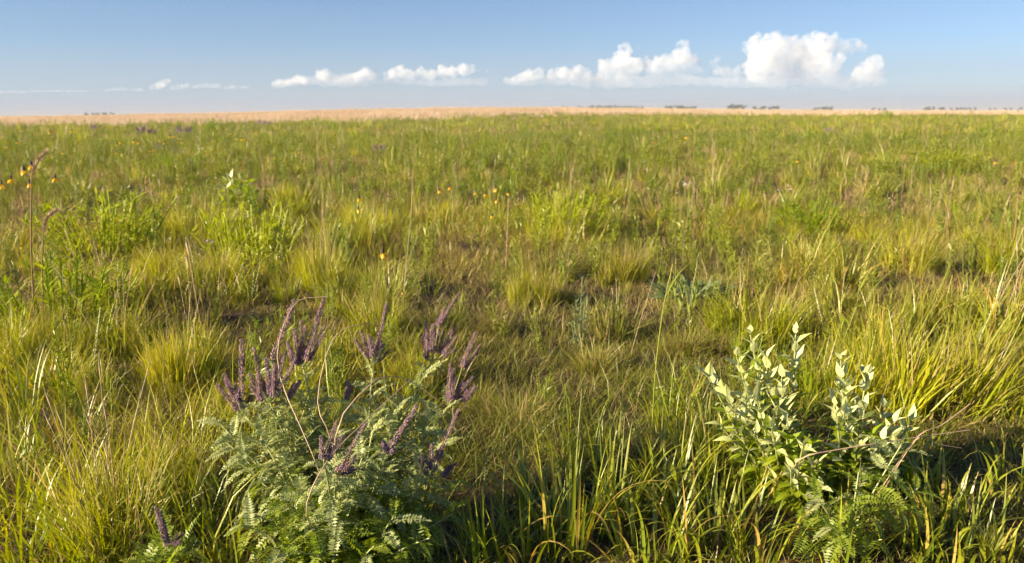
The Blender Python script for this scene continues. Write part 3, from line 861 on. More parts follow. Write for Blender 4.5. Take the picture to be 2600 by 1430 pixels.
# the small spike at the lower left and the flowerless young plant at the lower right
g = ground(425, 1425); g.y -= .1; g.z = float(H(g.x, g.y))
lead_plant('lead_plant', g, [(px_at(430, 1375, 2.02), [(px_at(425, 1385, 2.02), px_at(395, 1285, 2.03)), (px_at(435, 1378, 2.02), px_at(452, 1352, 2.02))], .2), (px_at(490, 1385, 2.05), [], .2), (px_at(370, 1425, 2.0), [], .2), (px_at(440, 1440, 1.95), [], .2)],
           'small lead plant with a single thick purple spike at the lower left', 12)
g = ground(2145, 1415)
lead_plant('lead_plant', g, [(px_at(2290, 1128, 2.32), [], .22), (px_at(2180, 1200, 2.3), [], .25), (px_at(2075, 1265, 2.22), [], .3), (px_at(2020, 1330, 2.2), [], .3), (px_at(2330, 1240, 2.28), [], .4), (px_at(2240, 1370, 2.15), [], .3), (px_at(2100, 1330, 2.12), [], .3)],
           'young feathery leaved lead plant without flowers at the lower right', 13, 14)

# ------------------------------------------------------------------ pale leaved plant
def ovate(serr, k, W, droop, fold):
    def fn(acc, rng):
        oval(acc, Vector((0.008, 0, 0)), Vector((1, 0, 0)), Vector((0, 1, 0)), Vector((0, 0, 1)), 1.0, W, k, (rng.uniform(), .5, 0), fold, droop, 0, serr, 1.2)
        tube(acc, [Vector((-.12, 0, .01)), Vector((0, 0, 0)), Vector((.5, 0, -droop * .25 - .004)), Vector((.95, 0, -droop * .9 - .004))], [.016, .013, .009, .003], 4, (.9, .5, 0))
    return fn
SAGE = [mesh_of('leaf', ovate(.10, 16, W, d, f), M_sage, 340 + i) for i, (W, d, f) in enumerate([(.54, .12, .25), (.46, .3, .35), (.5, -.1, .2)])]
SAGELOW = [mesh_of('leaf', ovate(.10, 16, W, d, f), M_sagelow, 344 + i) for i, (W, d, f) in enumerate([(.66, .15, .15), (.6, .35, .3)])]
def pale_plant(name, base, tops, label, seed, leafscale=1.0, ms_hi=SAGE, ms_lo=SAGELOW, cut=.7, spacing=.036, lows=0):
    rng = random.Random(seed)
    root = empty(name, base); tag(root, label, 'plant')
    tops = list(tops) + [base.lerp(T, rng.uniform(.55, .8)) + Vector((rng.uniform(-.05, .05), rng.uniform(-.09, .03), 0)) * leafscale for T in tops]
    tops += [base + Vector((math.cos(q_) * rng.uniform(.08, .22), math.sin(q_) * rng.uniform(.06, .16), rng.uniform(.12, .26))) * leafscale for q_ in [rng.uniform(0, 6.28) for _ in range(lows)]]
    for ti, T in enumerate(tops):
        green = ti >= len(tops) - lows
        T = T - base
        b = Vector((T.x * .3 + rng.uniform(-.03, .03), T.y * .3 + rng.uniform(-.03, .03), -.01))
        pts = bez(b, Vector((T.x * .55, T.y * .55, T.z * .5)), T, 8)
        acc = Acc(); tube(acc, pts, np.linspace(.005, .0025, 8) * leafscale, 5, (rng.random(), .5, .1))
        stm = ob('stem', acc.mesh('stem', M_stem), root)
        ln = sum((pts[i + 1] - pts[i]).length for i in range(7))
        n = max(4, int(ln / (spacing * leafscale)))
        ph = rng.uniform(0, 3.14)
        for k in range(n):
            u = .15 + .85 * k / (n - 1)
            i = min(int(u * 7), 6); p = pts[i].lerp(pts[i + 1], u * 7 - i); d = (pts[i + 1] - pts[i]).normalized()
            A = d.orthogonal().normalized(); B = d.cross(A)
            for sg in (0, math.pi):                                        # leaves in opposite pairs, each pair turned
                a = ph + k * 1.57 + sg + rng.uniform(-.3, .3)
                el = .05 + 1.0 * u + rng.uniform(-.3, .25)
                dv = (A * math.cos(a) + B * math.sin(a)) * math.cos(el) + d * math.sin(el)
                L = rng.uniform(.05, .082) * leafscale * (1 - .2 * max(0, u - .6) / .4)
                ms = ms_hi if u > cut + rng.uniform(-.12, .12) and not green else ms_lo
                o = ob('leaf', ms[rng.randrange(len(ms))], stm)
                o.matrix_local = place(p + dv * .006, frame(dv, roll=rng.uniform(-.4, .4)), L)
                o['hue'] = rng.uniform(0, 1); o['dry'] = 0.0
    return root
g = ground(2000, 1265)
pale_plant('pale_leaved_plant', g, [px_at(a, b, Y) for a, b, Y in [(1905, 850, 2.75), (1870, 905, 2.68), (1945, 915, 2.70), (2020, 850, 2.78), (1985, 960, 2.66), (1800, 960, 2.66), (1845, 1010, 2.6), (1920, 1010, 2.56), (2000, 1050, 2.5), (1960, 1090, 2.48), (1830, 1080, 2.58), (2040, 1130, 2.42), (2010, 1190, 2.38), (2075, 1180, 2.42)]],
           'bushy plant with felted leaves coloured sunlit pale above bright green ones', 21, lows=10)
KEEP.append((g.x, g.y, .2))
g = ground(2160, 1255)
pale_plant('pale_leaved_plant', g, [px_at(a, b, Y) for a, b, Y in [(2135, 915, 2.78), (2150, 985, 2.68), (2200, 950, 2.78), (2120, 1030, 2.6), (2195, 1040, 2.62), (2245, 1040, 2.68), (2270, 1075, 2.62), (2315, 1070, 2.64), (2180, 1110, 2.5), (2240, 1120, 2.52), (2130, 1130, 2.48)]],
           'pale leaved plant rising beside the young feathery lead plant', 22, lows=8)
KEEP.append((g.x, g.y, .2))
g = ground(605, 548)
pale_plant('leafy_milkweed', g, [px_at(a, b, g.y + dy) for a, b, dy in [(572, 465, 0), (588, 452, .15), (612, 455, .1), (636, 464, 0), (600, 480, -.2), (650, 495, .1), (570, 490, -.1), (625, 490, -.2)]],
           'round bright leaved plant standing out in the middle distance at left', 23, 2.2, SAGE[:1] + SAGELOW, SAGELOW, .55)
BLUE = [mesh_of('leaf', ovate(.0, 6, W, d, f), M_blue, 350 + i) for i, (W, d, f) in enumerate([(.26, .25, .3), (.3, .45, .2), (.24, .1, .35)])]
def rosette(name, base, rw, n, L, label, seed):
    rng = random.Random(seed); root = empty(name, base); tag(root, label, 'plant')
    for k in range(n):
        a = rng.uniform(0, 6.28); r = rw * math.sqrt(rng.random())
        el = rng.uniform(.25, 1.15)
        dv = Vector((math.cos(a) * math.cos(el), math.sin(a) * math.cos(el), math.sin(el)))
        o = ob('leaf', BLUE[rng.randrange(3)], root)
        o.matrix_local = place((r * math.cos(a), r * math.sin(a), .02 + rng.uniform(0, .1)), frame(dv, roll=rng.uniform(-.5, .5)), L * rng.uniform(.7, 1.15))
        o['hue'] = rng.random(); o['dry'] = 0.0
    KEEP.append((base.x, base.y, rw * .6))
rosette('grey_leaved_plant', ground(1765, 775), .27, 130, .13, 'low clump of long blue grey leaves in the middle distance at right', 31)
rosette('grey_leaved_plant', ground(480, 615), .16, 22, .14, 'few blue grey leaves in the shadow of the upright bush', 32)
rosette('grey_leaved_plant', ground(690, 560), .25, 30, .17, 'dark grey leaves right of the bright leaved plant', 33)
g = ground(1470, 880)
pale_plant('slender_weed', g, [px_at(1478, 705, g.y), px_at(1462, 760, g.y - .03), px_at(1490, 790, g.y + .05), px_at(1450, 820, g.y)], 'slender grey green weed standing alone in the middle', 24, .6, BLUE, BLUE, .5, .045)

# ------------------------------------------------------------------ broad bladed grass in front: every blade a part
def onebl(bend, W, L=1.0, tw=.3):
    def fn(acc, rng):
        k = 9; t = np.linspace(0, 1, k + 1); th = bend * t ** 1.7
        x = np.concatenate([[0], np.cumsum(np.sin(th[:-1]) / k)]); z = np.concatenate([[0], np.cumsum(np.cos(th[:-1]) / k)])
        w = W * np.clip(1 - t ** 2.2, .03, 1) * np.clip(.5 + 1.6 * t, 0, 1) / 2
        v = []; 
        for i in range(k + 1):
            a = tw * t[i]; s = np.array([math.sin(a) * .4, math.cos(a), 0])
            m_ = np.array([x[i], 0, z[i]]); up = np.array([math.cos(th[i]), 0, -math.sin(th[i])]) * w[i] * .3
            v += [m_ - s * w[i] + up, m_, m_ + s * w[i] + up]
        f = []
        for i in range(k): f += [(i*3, i*3+1, i*3+4, i*3+3), (i*3+1, i*3+2, i*3+5, i*3+4)]
        c = np.tile([rng.uniform(), .5, 0.], (len(v), 1)); c[:, 1] = np.repeat(t, 3)
        acc.add(v, f, c)
    return fn
BLADE = [mesh_of('blade', onebl(b, w, 1, tw), M_broad, 360 + i) for i, (b, w, tw) in enumerate([(.25, .020, .2), (.6, .024, -.4), (1.1, .022, .5), (1.7, .026, .3), (.4, .016, .8), (2.3, .022, -.6)])]
def blade_tuft(base, n, L0, L1, spread, hue, dry, lean, label, seed, extra=()):
    rng = random.Random(seed); root = empty('broad_bladed_tuft', base); tag(root, label, 'grass tussock')
    for k in range(n):
        a = rng.uniform(0, 6.28); r = spread * math.sqrt(rng.random())
        tl = abs(rng.gauss(.22, .2)); L = rng.uniform(L0, L1)
        m3 = Matrix.Rotation(lean, 3, 'Y') @ Matrix.Rotation(a + rng.uniform(-.5, .5), 3, 'Z') @ Matrix.Rotation(tl, 3, 'Y')
        o = ob('blade', BLADE[rng.randrange(6)], root)
        wd = rng.uniform(.7, 1.25) / L * .5
        o.matrix_local = Matrix.Translation((r * math.cos(a), r * math.sin(a), -.01)) @ m3.to_4x4() @ Matrix.Diagonal((L, L * wd, L, 1))
        o['hue'] = min(1, max(0, hue + rng.gauss(0, .25))); o['dry'] = 1.0 if rng.random() < dry else 0.0
    KEEP.append((base.x, base.y, spread * .7))
    return root
for i, (px, py, n, L0, L1, sp, hue, dry, lean, lab) in enumerate([
 (1440, 1390, 46, .18, .50, .10, .6, .08, .02, 'broad bladed tuft with one long blade rising at the bottom edge'),
 (1560, 1330, 44, .16, .40, .10, .5, .1, .05, 'dense dark footed tuft of broad blades right of the long bladed tuft'),
 (1690, 1260, 46, .16, .42, .10, .45, .08, .0, 'broad bladed tuft with golden blades beside the pale leaved plant'),
 (1800, 1400, 50, .15, .36, .13, .5, .12, .05, 'tangled broad bladed tuft at the bottom edge under the pale leaves'),
 (1650, 1430, 46, .15, .34, .12, .5, .12, .0, 'bottom edge tuft of mixed green and yellow blades'),
 (1240, 1420, 26, .14, .36, .09, .55, .12, .0, 'sparse blades between the lead plant and the dark turf'),
 (1330, 1290, 22, .12, .30, .10, .4, .1, -.1, 'thin tuft leaning away from the dark hollow'),
 (1930, 1430, 34, .14, .30, .10, .6, .2, .05, 'short blades at the foot of the young lead plant'),
 (2130, 1440, 14, .15, .34, .06, .8, .2, .1, 'few wide yellow green blades under the young lead plant'),
 (2540, 1420, 20, .12, .28, .09, .9, .3, .05, 'orange tipped blades at the lower right corner'),
 (560, 1420, 34, .14, .30, .10, .5, .1, .0, 'low broad blades between the small spike and the large shrub'),
 (1690, 1080, 26, .16, .34, .08, .5, .1, .02, 'upright blades behind the golden bladed tuft'),
 (1780, 1150, 26, .15, .32, .09, .5, .1, .0, 'green blades at the left foot of the pale leaved plant'),
 (1090, 750, 16, .2, .42, .10, .55, .1, .1, 'light arching blades behind the rightmost purple spikes'),
 (180, 1180, 40, .16, .40, .16, .55, .1, .05, 'loose broad blades at the left between the big tussocks'),
 (60, 1300, 36, .14, .32, .16, .55, .15, .0, 'low broad blades at the lower left edge'),
 (2420, 1330, 26, .10, .24, .16, .5, .2, .05, 'scattered short blades right of the young lead plant'),
 (2300, 1230, 20, .12, .26, .10, .35, .1, .2, 'dark blades under the pale twigs'),
 (1500, 1200, 30, .14, .36, .12, .5, .1, .05, 'loose blades leaning over the dark hollow in the middle'),
 (2260, 960, 50, .28, .55, .16, .75, .12, .15, 'large coarse clump of arching blades right of the pale leaved plant'),
 (2450, 940, 50, .28, .55, .17, .65, .1, .25, 'large coarse clump arching toward the right edge'),
 (2570, 1060, 44, .25, .5, .15, .7, .12, .2, 'coarse green clump cut by the right edge'),
 (2130, 800, 36, .25, .5, .15, .85, .25, .1, 'golden coarse clump behind the second pale leaved plant'),
 (25, 1425, 40, .12, .32, .16, .5, .12, .0, 'dense blades in the lower left corner of the picture'),
 (150, 1430, 36, .12, .30, .14, .5, .12, .0, 'dense blades along the bottom edge near the lower left corner'),
 (2460, 1430, 40, .10, .26, .16, .45, .15, .05, 'dense short blades along the bottom edge near the lower right corner'),
 (2330, 1400, 34, .10, .25, .14, .45, .15, .05, 'dense short blades right of the young lead plant'),
 (60, 1080, 26, .2, .45, .09, .6, .1, .05, 'arching broad blades at the left edge'),
]):
    blade_tuft(ground(px, py), n, L0, L1, sp, hue, dry, lean, lab, 600 + i)

_r = random.Random(15)
for i in range(20):
    px, py = (_r.uniform(1200, 1960), _r.uniform(1190, 1435)) if i < 11 else ((_r.uniform(0, 600), _r.uniform(1180, 1430)) if i < 17 else (_r.uniform(2280, 2600), _r.uniform(1150, 1430)))
    o = blade_tuft(ground(px, py), 24, .12, .33, .12, .45, .12, _r.uniform(-.1, .15), 'loose tangle of green blades filling the near grass', 650 + i)
    o['group'] = 'loose blades of the near grass'

# ------------------------------------------------------------------ tall seed heads, stalks and dead twigs
def stalk_thing(name, pts3, r0, r1, mat, label, cat, head=None, leafy=(), hue=.3, seed=1):
    base = Vector(pts3[0]); rng = np.random.default_rng(seed)
    root = empty(name, base); tag(root, label, cat)
    P = spline([Vector(p) - base for p in pts3], 16)
    acc = Acc(); tube(acc, P, np.linspace(r0, r1, 16), 5, (.4, .5, 0))
    o = ob('stalk', acc.mesh('stalk', mat), root); o['hue'] = hue; o['dry'] = 0.0
    if head:
        HPts = spline([Vector(p) - base for p in head], 40)
        acc = Acc()
        for i, p in enumerate(HPts[:-1]):
            u = i / 39; d = (HPts[i + 1] - p).normalized()
            blades(acc, rng, 9, base=np.array([[p.x, p.y]] * 9), L=(.02, .045), W=(.003, .006), tilt=(.1, 1.2), bend=(0, .6), k=2, z0=p.z, dry=.9, az=np.full(9, math.atan2(d.y, d.x)) + rng.normal(0, 1.2, 9))
        tube(acc, HPts, np.interp(np.linspace(0, 1, 40), [0, .3, .8, 1], [.002, .005, .004, .001]), 5, (.5, .5, .7))
        ob('seed_head', acc.mesh('seed_head', M_dry), root)
    for (u, L, az) in leafy:
        acc = Acc(); p = P[int(u * 15)]
        blades(acc, rng, 1, base=np.array([[p.x, p.y]]), az=np.array([az]), L=(L, L * 1.01), W=(.008, .009), tilt=(.4, .5), bend=(.8, 1), k=6, z0=p.z, dry=0)
        q = ob('leaf', acc.mesh('leaf', M_broad), root); q['hue'] = .6
    return root
gA = ground(95, 880); Y = gA.y
stalk_thing('tall_grass_stalk', [gA, px_at(86, 780, Y), px_at(79, 620, Y), px_at(80, 450, Y)], .0055, .0035, M_red, 'tall reddish stalk with a bent seed head at the left, the taller one', 'seed stalk',
            [px_at(80, 455, Y), px_at(84, 432, Y), px_at(98, 408, Y), px_at(119, 387, Y)], [(.45, .25, .8)], .2, 1)
gA = ground(112, 870); Y = gA.y
stalk_thing('tall_grass_stalk', [gA, px_at(109, 760, Y), px_at(107, 680, Y), px_at(110, 588, Y)], .005, .0032, M_red, 'shorter reddish stalk with a drooping seed head at the left', 'seed stalk',
            [px_at(110, 592, Y), px_at(113, 568, Y), px_at(127, 548, Y), px_at(152, 536, Y)], [(.35, .3, .2)], .5, 2)
g0 = ground(1020, 850)
stalk_thing('dry_stalk', [px_at(1020, 850, g0.y) , px_at(1030, 690, g0.y), px_at(1044, 540, g0.y), px_at(1048, 430, g0.y)], .0024, .0012, M_dry, 'tall bare tan stalk in the middle of the meadow', 'seed stalk')
g0 = ground(1284, 690)
stalk_thing('dry_stalk', [g0, px_at(1288, 590, g0.y), px_at(1292, 495, g0.y)], .004, .002, M_dry, 'thin bare stalk among the small yellow flowers', 'seed stalk')
g0 = ground(820, 640)
stalk_thing('dry_stalk', [g0, px_at(822, 530, g0.y), px_at(816, 415, g0.y)], .004, .002, M_red, 'green and red upright stalk behind the lead plant', 'seed stalk', None, [(.45, .3, .5)], .9)
g0 = ground(1655, 1130)
stalk_thing('dry_stalk', [g0, px_at(1663, 960, g0.y), px_at(1683, 790, g0.y + .02), px_at(1708, 672, g0.y + .03)], .0035, .0018, M_broad, 'tall yellow green flowering stem left of the pale leaved plant', 'seed stalk', None, [(.5, .3, -.3), (.75, .22, .6)], .9)
g0 = ground(1600, 905)
stalk_thing('dry_stalk', [g0, px_at(1630, 800, g0.y), px_at(1665, 690, g0.y)], .002, .001, M_dry, 'thin slanting dry stalk in front of the grey leaves', 'seed stalk')
g0 = ground(2490, 850)
stalk_thing('dry_stalk', [g0, px_at(2505, 770, g0.y), px_at(2520, 690, g0.y)], .004, .0018, M_dry, 'pale slanting stalk in the right edge tussocks', 'seed stalk')
g0 = ground(2570, 640)
stalk_thing('dry_stalk', [g0, px_at(2580, 560, g0.y), px_at(2586, 490, g0.y)], .006, .004, M_red, 'thick reddish stalk at the right edge', 'seed stalk')
# dead stems arching through the lead plant
def arch(zpts, Ys, label, r=.0016):
    b = ground(*zp(760, 1420)); b.y += .02; b.z = float(H(b.x, b.y))
    pts = [b] + [px_at(*zp(*q), Y) for q, Y in zip(zpts, Ys)]
    stalk_thing('withered_stalk', pts, r * 1.3, r * .7, M_dry, label, 'withered stalk')
arch([(690, 830), (612, 600), (690, 280), (840, 205), (930, 218)], [2.15, 2.2, 2.3, 2.35, 2.4], 'withered stalk arching high over the middle of the lead plant')
arch([(700, 790), (870, 520), (985, 470), (1110, 510), (1210, 585)], [2.12, 2.2, 2.25, 2.3, 2.32], 'withered stalk bowing low across the lead plant')
arch([(560, 1200), (640, 930), (860, 690), (1080, 490)], [1.98, 2.0, 2.15, 2.3], 'long straight withered stalk slanting across the lead plant')
arch([(600, 900), (410, 420), (490, 110), (660, 65)], [2.2, 2.4, 2.48, 2.5], 'withered stalk with its tip lying on the tallest purple spikes')
g0 = ground(2080, 1300)
def twig(pts, label, r):
    stalk_thing('dead_twig', pts, r, r * .5, M_dry, label, 'twig')
ga = ground(1990, 1240)
twig([ga, px_at(2030, 1168, 2.36), px_at(2110, 1145, 2.36), px_at(2215, 1128, 2.38), px_at(2330, 1110, 2.42), px_at(2462, 1092, 2.46)], 'long pale twig lying through the pale leaved plant', .0028)
gb = ground(2200, 1300)
twig([gb, px_at(2320, 1120, 2.42), px_at(2390, 1080, 2.45), px_at(2464, 1025, 2.48)], 'pale twig pointing up beyond the pale leaved plant', .0024)
twig([gb + Vector((.03, .02, 0)), px_at(2325, 1118, 2.43), px_at(2380, 1128, 2.45), px_at(2442, 1138, 2.47)], 'short pale twig pointing sideways beyond the pale leaved plant', .002)

# ------------------------------------------------------------------ yellow coneflowers
def petal_fn(acc, rng): oval(acc, Vector((0, 0, 0)), Vector((1, 0, 0)), Vector((0, 1, 0)), Vector((0, 0, 1)), 1, .52, 4, (rng.uniform(), .5, 0), .2, .25)
PETAL = [mesh_of('petal', petal_fn, M_yellow, 380 + i) for i in range(3)]
def cone_fn(acc, rng):
    for i in range(90):
        z = i / 90; a = i * 2.399; R = .5 * math.sqrt(max(0, 1 - z ** 2.2))
        c = np.array([math.cos(a) * R, math.sin(a) * R, z * 2.2]); s = .14
        o = np.array([math.cos(a), math.sin(a), .4 + z]); o /= np.linalg.norm(o); t1 = np.array([-math.sin(a), math.cos(a), 0]); t2 = np.cross(o, t1)
        acc.add([c + o * s, c + t1 * s, c + t2 * s, c - t1 * s, c - t2 * s], [(0, 1, 2), (0, 2, 3), (0, 3, 4), (0, 4, 1)], (rng.uniform(), .5, 0))
    tube(acc, [Vector((0, 0, -.05)), Vector((0, 0, 1.0)), Vector((0, 0, 1.9)), Vector((0, 0, 2.25))], [.48, .48, .3, .05], 8, (.2, .5, 0))
CONE = mesh_of('cone', cone_fn, M_cone, 384)
def simple_flower(acc, rng):
    for k in range(6):
        a = k * 1.047 + .2; d = Vector((math.cos(a), math.sin(a), -.55)).normalized()
        oval(acc, d * .4, d, Vector((-math.sin(a), math.cos(a), 0)), d.cross(Vector((-math.sin(a), math.cos(a), 0))), 2.0, 1.2, 2, (rng.uniform(), .5, 0), .1, .2, 0)
    tube(acc, [Vector((0, 0, -.2)), Vector((0, 0, 1.0)), Vector((0, 0, 1.8))], [.5, .5, .1], 6, (.2, .5, 0), 1)
FLOWER = mesh_of('flower_head', simple_flower, [M_yellow, M_cone], 385)
def coneflower(base, top, size, label, group, seed, detail=True):
    rng = random.Random(seed); root = empty('coneflower', base); tag(root, label, 'flower', group)
    T = top - base
    pts = bez(Vector((0, 0, 0)), T * .5 + Vector((rng.uniform(-.02, .02), rng.uniform(-.02, .02), 0)), T, 6)
    acc = Acc(); tube(acc, pts, max(.0014, size * .12), 4, (.5, .5, 0))
    s_ = ob('stem', acc.mesh('stem', M_forb), root); s_['hue'] = .5
    if detail:
        o = ob('cone', CONE, root); o.matrix_local = place(T, Matrix.Identity(3), size)
        for k in range(6):
            a = k * 1.047 + rng.uniform(-.2, .2); el = rng.uniform(-1.1, -.45)
            d = Vector((math.cos(a) * math.cos(el), math.sin(a) * math.cos(el), math.sin(el)))
            p = ob('petal', PETAL[k % 3], root); p.matrix_local = place(T + d * size * .45, frame(d), size * rng.uniform(2.0, 2.5)); p['hue'] = rng.random()
        acc = Acc(); fr = np.random.default_rng(seed)
        for q in (.12, .2, .3, .4): 
            b = pts[int(q * 5)]
            blades(acc, fr, 4, base=np.array([[b.x, b.y]] * 4), L=(.05, .1), W=(.004, .008), tilt=(.4, .9), bend=(.2, .8), k=3, z0=b.z, dry=0)
        l_ = ob('leaves', acc.mesh('leaves', M_forb), root); l_['hue'] = .5
    else:
        o = ob('flower_head', FLOWER, root)
        o.matrix_local = place(T, Matrix.Rotation(rng.uniform(-.3, .3), 3, 'X') @ Matrix.Rotation(rng.uniform(0, 6), 3, 'Z'), size); o['hue'] = rng.random()
    return root
def cf(px, py, basepy, dpx, label, group=None, seed=1, detail=True):
    """dpx: width of the bloom in the photograph"""
    b = ground(px, basepy); t = px_at(px, py, b.y); d = (t - CAM_P).length
    coneflower(b, t, dpx * d / FPX / 4.6, label, group, seed, detail)
cf(972, 642, 770, 32, 'largest yellow coneflower with a dark cone, behind the lead plant', None, 1)
cf(1022, 742, 850, 12, 'orange petals low beside the tall bare tan stalk', None, 2)
cf(912, 504, 640, 18, 'upper of two yellow coneflowers at mid left', None, 3)
cf(910, 532, 670, 18, 'lower of two yellow coneflowers at mid left', None, 4)
for i, (a, b, c) in enumerate([(1115, 484, 590), (1142, 475, 590), (1208, 489, 590), (1233, 493, 590), (1258, 478, 590), (1260, 508, 610), (1290, 490, 600), (1250, 549, 650)]):
    cf(a, b, c, 18 if b < 480 else 15, ['leftmost yellow coneflower of the small mid group', 'tallest yellow coneflower of the small mid group', 'yellow coneflower in the middle of the small mid group', 'low yellow coneflower near the middle of the small mid group',
        'high yellow coneflower at the right of the small mid group', 'yellow coneflower just under the high right one', 'rightmost yellow coneflower of the small mid group', 'lowest yellow coneflower of the small mid group'][i], 'coneflowers in the middle distance', 10 + i)
for i, (a, b, c) in enumerate([(80, 420, 520), (61, 433, 520), (28, 455, 540), (4, 468, 540), (140, 452, 540), (75, 466, 545)]):
    cf(a, b, c, 23 if i < 2 else 19, ['yellow coneflower touching the bent seed head', 'yellow coneflower left of the bent seed head', 'orange coneflower near the left edge', 'coneflower cut by the left edge', 'tilted coneflower right of the tall stalk', 'low coneflower at the tall stalk'][i], 'coneflowers at the left edge', 30 + i)
rr = random.Random(9)
FARF = [(18, 360), (44, 361), (16, 372), (127, 335), (145, 384), (160, 388), (182, 332), (192, 384), (298, 366), (305, 360), (296, 388), (310, 390), (340, 358), (352, 361), (322, 398), (380, 382), (391, 381), (406, 355), (418, 362), (432, 346), (442, 345), (456, 351), (462, 360), (451, 359), (428, 361), (526, 389), (584, 338), (600, 352), (615, 353), (621, 353), (540, 356), (512, 360), (1080, 400), (1075, 352), (1550, 392), (1730, 355), (1742, 347), (1585, 513), (1880, 361), (2025, 408), (2050, 412), (2078, 408), (2528, 411), (2580, 412), (1660, 360), (55, 627), (700, 400), (760, 385)]
for i, (a, b) in enumerate(FARF):
    cf(a, b, b + (36 if b < 420 else 75), rr.uniform(9, 14), 'small yellow bloom far out in the meadow', 'far yellow blooms', 50 + i, False)

# white and lilac blooms
def white_fn(acc, rng):
    for k in range(9):
        a = k * 2.4; el = rng.uniform(-.1, 1.0); d = Vector((math.cos(a) * math.cos(el), math.sin(a) * math.cos(el), math.sin(el)))
        s = Vector((-math.sin(a), math.cos(a), 0))
        oval(acc, d * .1, d, s, d.cross(s), 1.1, .8, 2, (rng.uniform(), .5, 0), .2, .2)
WHITE = mesh_of('bloom', white_fn, M_white, 390)
M_lilac = plant_material('lilac_petal', (.5, .38, .5), (.6, .5, .6), (.5, .4, .5), .3, .02)
LILAC = mesh_of('bloom', white_fn, M_lilac, 391)
def bloom(name, px, py, bpy_, dpx, me, label, cat='flower', group=None, n=1, seed=0):
    rng = random.Random(seed); b = ground(px, bpy_); root = empty(name, b); tag(root, label, cat, group)
    for k in range(n):
        t = px_at(px + (rng.uniform(-1, 1) * dpx * 1.4 if n > 1 else 0), py + (rng.uniform(-.6, .8) * dpx if n > 1 else 0), b.y + rng.uniform(-.1, .1) * (n > 1))
        T = t - b; d = (t - CAM_P).length
        acc = Acc(); tube(acc, bez(Vector((T.x * .4, 0, 0)), T * .5, T, 5), .003, 4, (.5, .5, 0))
        s_ = ob('stem', acc.mesh('stem', M_forb), root); s_['hue'] = .4
        o = ob('bloom', me, root); o.matrix_local = place(T, Matrix.Rotation(rng.uniform(-.5, .5), 3, 'X') @ Matrix.Rotation(rng.uniform(0, 6), 3, 'Z'), dpx * d / FPX * .45)
for i, (a, b, c, d, lab, n) in enumerate([
 (485, 408, 450, 8, 'white bloom lowest of the three at upper left', 1), (465, 386, 420, 7, 'white bloom on the left of the three at upper left', 1), (513, 379, 425, 8, 'white bloom on the right of the three at upper left', 1),
 (1312, 428, 470, 9, 'single white bloom left of the middle bush', 1), (1745, 466, 520, 9, 'cluster of small white blooms at mid right', 6), (1990, 478, 520, 11, 'white blooms right of the white cluster', 3), (1715, 487, 520, 7, 'two pale blooms just below the white cluster', 2),
 (440, 605, 640, 9, 'whitish blooms in the shadow of the upright bush', 2), (262, 482, 520, 7, 'tiny white bloom above the upright bush', 1), (2584, 283, 330, 9, 'white bloom on a tall stem against the tan grass at the right', 1), (1640, 410, 440, 6, 'faint white blooms among grass at upper middle', 2), (1925, 480, 510, 5, 'faint white speck bloom at mid right', 1)]):
    bloom('white_flower', a, b, c, d, WHITE, lab, 'flower', None, n, 700 + i)
bloom('lilac_flower', 530, 615, 680, 9, LILAC, 'pale lilac blooms at mid left', 'flower', None, 4, 720)

# pale spires of tall weeds against the tan grass
def spire_fn(acc, rng):
    tube(acc, [Vector((0, 0, 0)), Vector((.01, 0, .5)), Vector((0, .01, 1))], [.012, .012, .006], 5, (.5, .5, 0))
    for k in range(70):
        q = .1 + .9 * k / 70
        blades(acc, rng, 1, base=np.array([[0, 0.]]), az=np.array([k * 2.4]), L=(.05 * (1.4 - q), .08 * (1.4 - q)), W=(.018, .026), tilt=(.4, 1.0), bend=(0, .6), k=2, z0=q, dry=.05)
SPIRE = [mesh_of('spire', spire_fn, M_sagelow, 395 + i) for i in range(2)]
for i, (px, top, base, lab) in enumerate([(1142, 287, 465, 'tallest pale green spire left of the middle'), (1152, 300, 400, 'thin spire right beside the tallest one'), (345, 288, 350, 'pale green spire at the upper left'), (148, 318, 355, 'short green spire near the left edge'), (78, 330, 360, 'smallest green spire at the far left'), (510, 325, 380, 'faint green spire left of the far dark bush')]):
    b = ground(px, base); t = px_at(px, top, b.y); h = t.z - b.z
    root = empty('flower_spire', b); tag(root, lab, 'weed')
    o = ob('spire', SPIRE[i % 2], root); o.matrix_local = Matrix.Diagonal((h * .6, h * .6, h, 1)); o['hue'] = .8; o['dry'] = .2

# far lead plants, seen as soft purple patches
def farlead_leaf(acc, rng):
    n = 260
    a = rng.uniform(0, 6.28, n); r = .5 * np.sqrt(rng.uniform(0, 1, n)); z = rng.uniform(0, .75, n) * (1 - r)
    for k in range(n):
        blades(acc, rng, 1, base=np.array([[r[k] * math.cos(a[k]), r[k] * math.sin(a[k])]]), az=a[k:k+1], L=(.12, .2), W=(.03, .05), tilt=(.3, 1.2), bend=(.2, .8), k=2, z0=z[k])
FL_LEAF = mesh_of('foliage', farlead_leaf, M_blue, 398)
def farlead_sp(acc, rng):
    for k in range(34):
        a = rng.uniform(0, 6.28); r = .5 * math.sqrt(rng.uniform()); b = Vector((r * math.cos(a), r * math.sin(a), rng.uniform(.55, .85) * (1 - .4 * r)))
        tube(acc, [b, b + Vector((.1 * math.cos(a), .1 * math.sin(a), .15)), b + Vector((.16 * math.cos(a), .16 * math.sin(a), .34))], [.02, .028, .008], 5, (rng.uniform(), .5, 0))
FL_SP = mesh_of('flower_spikes', farlead_sp, M_violet, 399)
